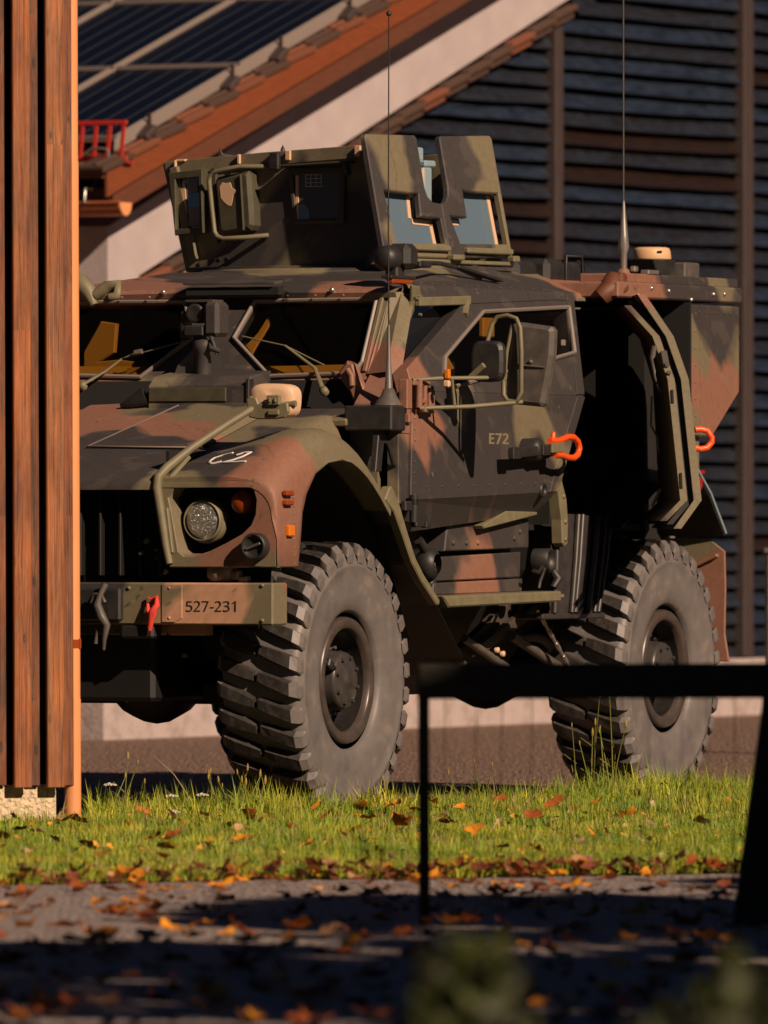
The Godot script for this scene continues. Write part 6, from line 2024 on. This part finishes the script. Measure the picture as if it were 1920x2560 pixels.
func truck_rear(t: Node3D):
	var X := Vector3.RIGHT
	var Y := Vector3.UP
	var Z := Vector3.BACK
	var mb := MB.new()
	mb.box(Vector3(0, 2.66, -4.02), Vector3(2.44, 0.082, 1.66), 0.008)
	mb.box(Vector3(1.0, 2.725, -4.35), Vector3(0.35, 0.05, 1.1), 0.006)
	mb.box(Vector3(1.06, 2.723, -3.62), Vector3(0.26, 0.052, 0.55), 0.008)
	part("rear_deck_beam", mb, "camo", t)
	mb = MB.new()
	for q in [[-3.45, 2.635], [-3.62, 2.675], [-3.85, 2.665], [-4.45, 2.66], [-4.60, 2.665], [-4.15, 2.625]]:
		mb.lathe([Vector2(0.012, 0), Vector2(0.010, 0.01), Vector2(0, 0.012)], Vector3(1.22, q[1], q[0]), X, 8)
	mb.box(Vector3(1.17, 2.76, -3.72), Vector3(0.05, 0.025, 0.14), 0.006)
	mb.box(Vector3(1.15, 2.775, -3.56), Vector3(0.03, 0.03, 0.05), 0.006)
	part("deck_bolt", mb, "steel", t)
	mb = MB.new()
	mb.tube([Vector3(1.12, 2.62, -3.20), Vector3(1.16, 2.66, -3.22), Vector3(1.14, 2.72, -3.30)], [0.05, 0.06, 0.045], 8)
	mb.box(Vector3(1.15, 2.715, -3.33), Vector3(0.10, 0.07, 0.08), 0.015)
	mb.tube([Vector3(1.19, 2.64, -3.26), Vector3(1.20, 2.68, -3.30)], [0.03, 0.035], 8)
	part("rolled_cover", mb, "fascia_brown", t)
	for s in [1.0, -1.0]:
		mb = new_mb(s)
		mb.prism([Vector2(4.14, 1.905), Vector2(4.14, 2.60), Vector2(4.80, 2.60), Vector2(4.80, 2.142), Vector2(4.43, 1.90)], Vector3(0.85, 0, 0), -Z, Y, 0.375, 0.008)
		mb.prism([Vector2(4.17, 1.70), Vector2(4.17, 1.91), Vector2(4.36, 1.91), Vector2(4.36, 1.70)], Vector3(1.14, 0, 0), -Z, Y, 0.04, 0.004)
		mb.box(Vector3(1.226, 2.25, -4.265), Vector3(0.004, 0.70, 0.004), 0.0005)
		part("rear_stowage_box", mb, "camo", t)
		mb = new_mb(s)
		mb.box(Vector3(1.18, 1.712, -4.28), Vector3(0.05, 0.022, 0.20), 0.004)
		mb.lathe([Vector2(0.05, 0), Vector2(0.05, 0.045), Vector2(0.03, 0.055), Vector2(0, 0.056)], Vector3(1.15, 1.652, -4.32), X, 20)
		part("tail_light", mb, "red_lens", t)
		# rear wing above the rear wheel, flap behind it, ribbed guard in front of it
		mb = new_mb(s)
		var rows := []
		for q in [[-3.28, 1.43], [-3.5, 1.50], [-3.8, 1.66], [-4.10, 1.755], [-4.28, 1.72], [-4.45, 1.60], [-4.66, 1.385]]:
			rows.append([Vector3(0.68, q[1], q[0]), Vector3(1.20, q[1], q[0]), Vector3(1.20, q[1] - 0.014, q[0] + 0.008), Vector3(0.68, q[1] - 0.014, q[0] + 0.008)])
		mb.loft(rows, true)
		part("rear_wing", mb, "black_metal", t)
		mb = new_mb(s)
		mb.prism([Vector2(0.70, 0.70), Vector2(0.70, 1.36), Vector2(1.10, 1.36), Vector2(1.195, 1.29), Vector2(1.20, 1.1), Vector2(1.195, 0.85), Vector2(1.22, 0.70)], Vector3(0, 0, -4.68), X, Y, 0.014, 0.004)
		mb.bar(Vector3(1.0, 1.20, -4.655), Vector3(1.16, 1.27, -4.655), 0.03, 0.02)
		part("rear_mud_flap", mb, "camo", t)
		mb = new_mb(s)
		mb.box(Vector3(1.14, 1.46, -4.66), Vector3(0.05, 0.05, 0.04), 0.008)
		part("flap_bracket", mb, "cream_edge", t)
		mb = new_mb(s)
		rows = []
		for i in 9:
			var u := i / 8.0
			var zt := lerpf(-2.60, -3.38, u)
			rows.append([Vector3(1.10, 1.50 - 0.03 * u, zt), Vector3(1.115, 1.25, lerpf(-2.56, -3.28, u)), Vector3(1.12, 0.97, lerpf(-2.53, -3.17, u))])
		mb.flip = not mb.flip
		mb.loft(rows)
		mb.flip = not mb.flip
		for u in [0.06, 0.40, 0.47, 0.72, 0.86, 0.94]:
			mb.tube([Vector3(1.115, 1.485, lerpf(-2.60, -3.38, u)), Vector3(1.130, 1.25, lerpf(-2.56, -3.28, u)), Vector3(1.135, 0.98, lerpf(-2.53, -3.17, u))], 0.016 if u < 0.8 else 0.012, 8)
		mb.box(Vector3(1.06, 0.962, -2.82), Vector3(0.15, 0.03, 0.80), 0.006)
		part("ribbed_guard", mb, "guard_rubber", t)
		mb = new_mb(s)
		mb.tube([Vector3(1.205, 1.757, -4.10), Vector3(1.205, 1.722, -4.28), Vector3(1.205, 1.602, -4.45), Vector3(1.205, 1.387, -4.66)], 0.008, 7)
		part("wing_edge_glint", mb, "pale_steel", t)  # pale tube added for the sky highlight along the wing
		mb = new_mb(s)
		mb.box(Vector3(1.02, 2.25, -4.128), Vector3(0.42, 0.72, 0.018), 0.001)  # dark plate over the box front, standing for the shade beside the door
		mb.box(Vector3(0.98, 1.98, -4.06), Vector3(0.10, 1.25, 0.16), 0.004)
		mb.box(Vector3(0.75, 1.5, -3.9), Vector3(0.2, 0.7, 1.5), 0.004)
		part("bulkhead_and_shade", mb, "interior", t)
	mb = MB.new()
	mb.box(Vector3(0.0, 1.9, -4.70), Vector3(1.75, 1.2, 0.10), 0.01)
	part("tail_panel", mb, "camo", t)
	# roof gear: satellite dome on its seat, dark boxes
	mb = MB.new()
	mb.lathe([Vector2(0.0, 2.845), Vector2(0.101, 2.845), Vector2(0.104, 2.852), Vector2(0.099, 2.892), Vector2(0.092, 2.906), Vector2(0.075, 2.911), Vector2(0, 2.912)], Vector3(0.90, 0, -4.37), Y, 40)
	var dm := part("satellite_dome", mb, "dome_tan", t)
	mb = MB.new()
	mb.box(Vector3(0.975, 2.885, -4.30), Vector3(0.012, 0.012, 0.028), 0.003, Basis(Y, -0.78))
	part("dome_vent", mb, "interior", dm)
	mb = MB.new()
	mb.prism([Vector2(4.16, 2.842), Vector2(4.47, 2.842), Vector2(4.44, 2.79), Vector2(4.36, 2.74), Vector2(4.22, 2.77)], Vector3(0.80, 0, 0), -Z, Y, 0.20, 0.006)
	mb.box(Vector3(0.88, 2.74, -4.40), Vector3(0.16, 0.14, 0.14), 0.01)
	part("dome_seat", mb, "black_metal", dm)
	mb = MB.new()
	mb.box(Vector3(0.62, 2.755, -3.42), Vector3(0.42, 0.14, 0.50), 0.03)
	mb.box(Vector3(0.60, 2.75, -3.05), Vector3(0.34, 0.12, 0.26), 0.03)
	mb.tube([Vector3(0.84, 2.72, -3.38), Vector3(0.84, 2.84, -3.38), Vector3(0.84, 2.845, -3.58), Vector3(0.84, 2.72, -3.60)], 0.008, 6)
	part("roof_pack", mb, "black_metal", t)
	mb = MB.new()
	mb.box(Vector3(0.80, 2.80, -4.92), Vector3(0.20, 0.085, 0.20), 0.008)
	mb.box(Vector3(0.82, 2.72, -4.90), Vector3(0.05, 0.10, 0.05), 0.005)
	part("antenna_mount", mb, "grey_metal", t)

func truck_under(t: Node3D):
	var X := Vector3.RIGHT
	var Y := Vector3.UP
	var Z := Vector3.BACK
	# V shaped hull, sills and side lockers
	var mb := MB.new()
	mb.prism([Vector2(-0.97, 1.42), Vector2(0.97, 1.42), Vector2(0.92, 1.20), Vector2(0.50, 0.66), Vector2(0.25, 0.55), Vector2(-0.25, 0.55), Vector2(-0.50, 0.66), Vector2(-0.92, 1.20)], Vector3(0, 0, -3.3), X, Y, 2.55, 0.0)
	mb.box(Vector3(0, 0.95, 0.05), Vector3(0.9, 0.75, 1.3), 0.02)
	mb.box(Vector3(0, 0.95, -4.0), Vector3(1.0, 0.75, 1.4), 0.02)
	part("hull", mb, "interior_metal", t)
	for s in [1.0, -1.0]:
		mb = new_mb(s)
		mb.prism([Vector2(1.372, 1.433), Vector2(2.375, 1.465), Vector2(2.375, 1.315), Vector2(1.34, 1.303)], Vector3(0.95, 0, 0), -Z, Y, 0.125, 0.006)
		for q in [[1.44, 1.345], [1.60, 1.345], [1.74, 1.345], [2.19, 1.365], [2.26, 1.40]]:
			mb.lathe([Vector2(0.013, 0), Vector2(0.012, 0.010), Vector2(0.006, 0.013), Vector2(0, 0.013)], Vector3(1.073, q[1], -q[0]), X, 8)
		part("side_locker", mb, "camo", t)
		mb = new_mb(s)
		mb.prism([Vector2(1.266, 1.272), Vector2(2.31, 1.295), Vector2(2.30, 1.165), Vector2(1.215, 1.150)], Vector3(0.93, 0, 0), -Z, Y, 0.13, 0.006)
		mb.prism([Vector2(1.21, 1.142), Vector2(2.30, 1.158), Vector2(2.29, 1.090), Vector2(1.19, 1.082)], Vector3(0.94, 0, 0), -Z, Y, 0.135, 0.006)
		part("lower_locker", mb, "camo", t)
		mb = new_mb(s)
		mb.lathe([Vector2(0.058, -0.06), Vector2(0.058, 0.03), Vector2(0.050, 0.035), Vector2(0.046, 0.01), Vector2(0, 0.008)], Vector3(1.16, 1.256, -2.40), X, 22)
		mb.tube([Vector3(1.17, 1.22, -2.33), Vector3(1.18, 1.19, -2.26), Vector3(1.18, 1.20, -2.20)], 0.010, 6)
		mb.tube([Vector3(1.17, 1.21, -2.36), Vector3(1.18, 1.14, -2.28), Vector3(1.18, 1.11, -2.27)], 0.010, 6)
		mb.tube([Vector3(1.14, 1.20, -2.52), Vector3(1.16, 1.16, -2.55), Vector3(1.15, 1.11, -2.52)], [0.02, 0.03, 0.02], 8)
		part("tow_eye", mb, "black_metal", t)
		mb = new_mb(s)
		mb.prism([Vector2(0.985, 1.078), Vector2(1.02, 1.078), Vector2(2.44, 1.094), Vector2(2.44, 1.040), Vector2(1.06, 1.022)], Vector3(1.06, 0, 0), -Z, Y, 0.17, 0.008)
		mb.box(Vector3(1.19, 1.068, -2.47), Vector3(0.06, 0.02, 0.06), 0.005)
		part("step_rail", mb, "olive", t)
		mb = new_mb(s)
		mb.prism([Vector2(1.98, 1.505), Vector2(2.36, 1.50), Vector2(2.36, 1.485), Vector2(1.70, 1.415), Vector2(1.68, 1.43)], Vector3(1.08, 0, 0), -Z, Y, 0.05, 0.004)
		part("brush_strip", mb, "olive", t)
		# suspension arms, spring, axle hubs
		mb = new_mb(s)
		for z in [0.0, -3.94]:
			mb.bar(Vector3(0.45, 0.62, z - 0.16), Vector3(0.84, 0.60, z), 0.10, 0.07)
			mb.bar(Vector3(0.45, 0.62, z + 0.16), Vector3(0.84, 0.60, z), 0.10, 0.07)
			mb.bar(Vector3(0.48, 1.0, z), Vector3(0.84, 0.82, z), 0.14, 0.07)
			mb.lathe([Vector2(0.10, 0), Vector2(0.12, 0.03), Vector2(0.12, 0.16), Vector2(0.09, 0.2)], Vector3(0.70, 0.672, z), X, 18)
			mb.tube([Vector3(0.62, 0.68, z - 0.10), Vector3(0.56, 1.45, z - 0.08)], 0.07, 12)
			for k in 7:
				mb.lathe([Vector2(0.07, 0), Vector2(0.095, 0.02), Vector2(0.07, 0.04)], Vector3(0.605 - k * 0.006, 0.82 + k * 0.075, z - 0.095), Y, 14)
		part("suspension", mb, "interior_metal", t)
		mb = new_mb(s)
		mb.lathe([Vector2(0.055, 0), Vector2(0.075, 0.03), Vector2(0.075, 0.08), Vector2(0.05, 0.1)], Vector3(1.0, 1.24, -1.20), X, 18)
		mb.tube([Vector3(1.04, 1.36, -1.10), Vector3(1.05, 1.28, -1.20), Vector3(1.04, 1.15, -1.26), Vector3(1.04, 1.08, -1.15)], 0.025, 8)
		part("brake_hose", mb, "black_metal", t)
	for z in [0.0, -3.94]:
		mb = MB.new()
		mb.tube([Vector3(-0.5, 0.66, z), Vector3(0.5, 0.66, z)], 0.11, 14)
		mb.lathe([Vector2(0.08, -0.2), Vector2(0.2, -0.14), Vector2(0.23, 0), Vector2(0.2, 0.14), Vector2(0.08, 0.2)], Vector3(0.12, 0.68, z), Z, 20)
		part("axle", mb, "interior_metal", t)
	mb = MB.new()
	mb.bar(Vector3(0.355, 0.735, 0.60), Vector3(0.42, 0.74, 0.58), 0.05, 0.05)
	mb.tube([Vector3(0.32, 0.72, 0.62), Vector3(0.305, 0.68, 0.63), Vector3(0.315, 0.62, 0.62)], [0.012, 0.016, 0.010], 7)
	mb.tube([Vector3(0.285, 0.70, 0.62), Vector3(0.28, 0.64, 0.63)], 0.010, 6)
	mb.tube([Vector3(0.19, 0.60, 0.6), Vector3(0.26, 0.575, 0.6)], 0.008, 6)
	mb.box(Vector3(0.56, 0.80, 0.58), Vector3(0.03, 0.02, 0.02), 0.004)
	part("recovery_link", mb, "olive", t)
	# folded step and exhaust pipes under the near side
	mb = MB.new()
	mb.tube([Vector3(0.9, 0.855, -1.96), Vector3(0.9, 0.70, -2.48)], 0.022, 9)
	mb.tube([Vector3(0.9, 0.862, -2.55), Vector3(0.9, 0.69, -3.15)], 0.026, 9)
	mb.tube([Vector3(0.8, 0.842, -2.88), Vector3(0.8, 0.850, -3.05), Vector3(0.8, 0.835, -3.17), Vector3(0.8, 0.80, -3.27), Vector3(0.8, 0.72, -3.36)], 0.024, 9)
	part("step_strut", mb, "grey_metal", t)
	mb = MB.new()
	mb.bar(Vector3(0.80, 1.02, -2.80), Vector3(0.80, 0.76, -2.12), 0.05, 0.10)
	mb.bar(Vector3(0.86, 1.00, -2.92), Vector3(0.86, 0.80, -2.24), 0.04, 0.06)
	mb.tube([Vector3(0.7, 0.98, -2.0), Vector3(0.7, 0.80, -1.6)], 0.05, 10)
	part("folded_step", mb, "seal_dark", t)
	for q in [[0.79, -2.30], [0.77, -2.37]]:
		mb = MB.new()
		mb.lathe([Vector2(0.014, 0), Vector2(0.016, 0.02), Vector2(0, 0.025)], Vector3(0.92, q[0], q[1]), X, 8)
		part("step_bolt", mb, "cream_edge", t)
	var ch := MB.new()
	for i in 9:
		var u := i / 8.0
		var c := Vector3(1.0, lerpf(0.97, 0.705, u), lerpf(-2.68, -3.045, u))
		var d := Vector3(0.0, -0.59, -0.81)
		ch.tube([c - d * 0.028, c + d * 0.028], 0.013 if i % 2 else 0.009, 6)
	part("safety_chain", ch, "steel", t)
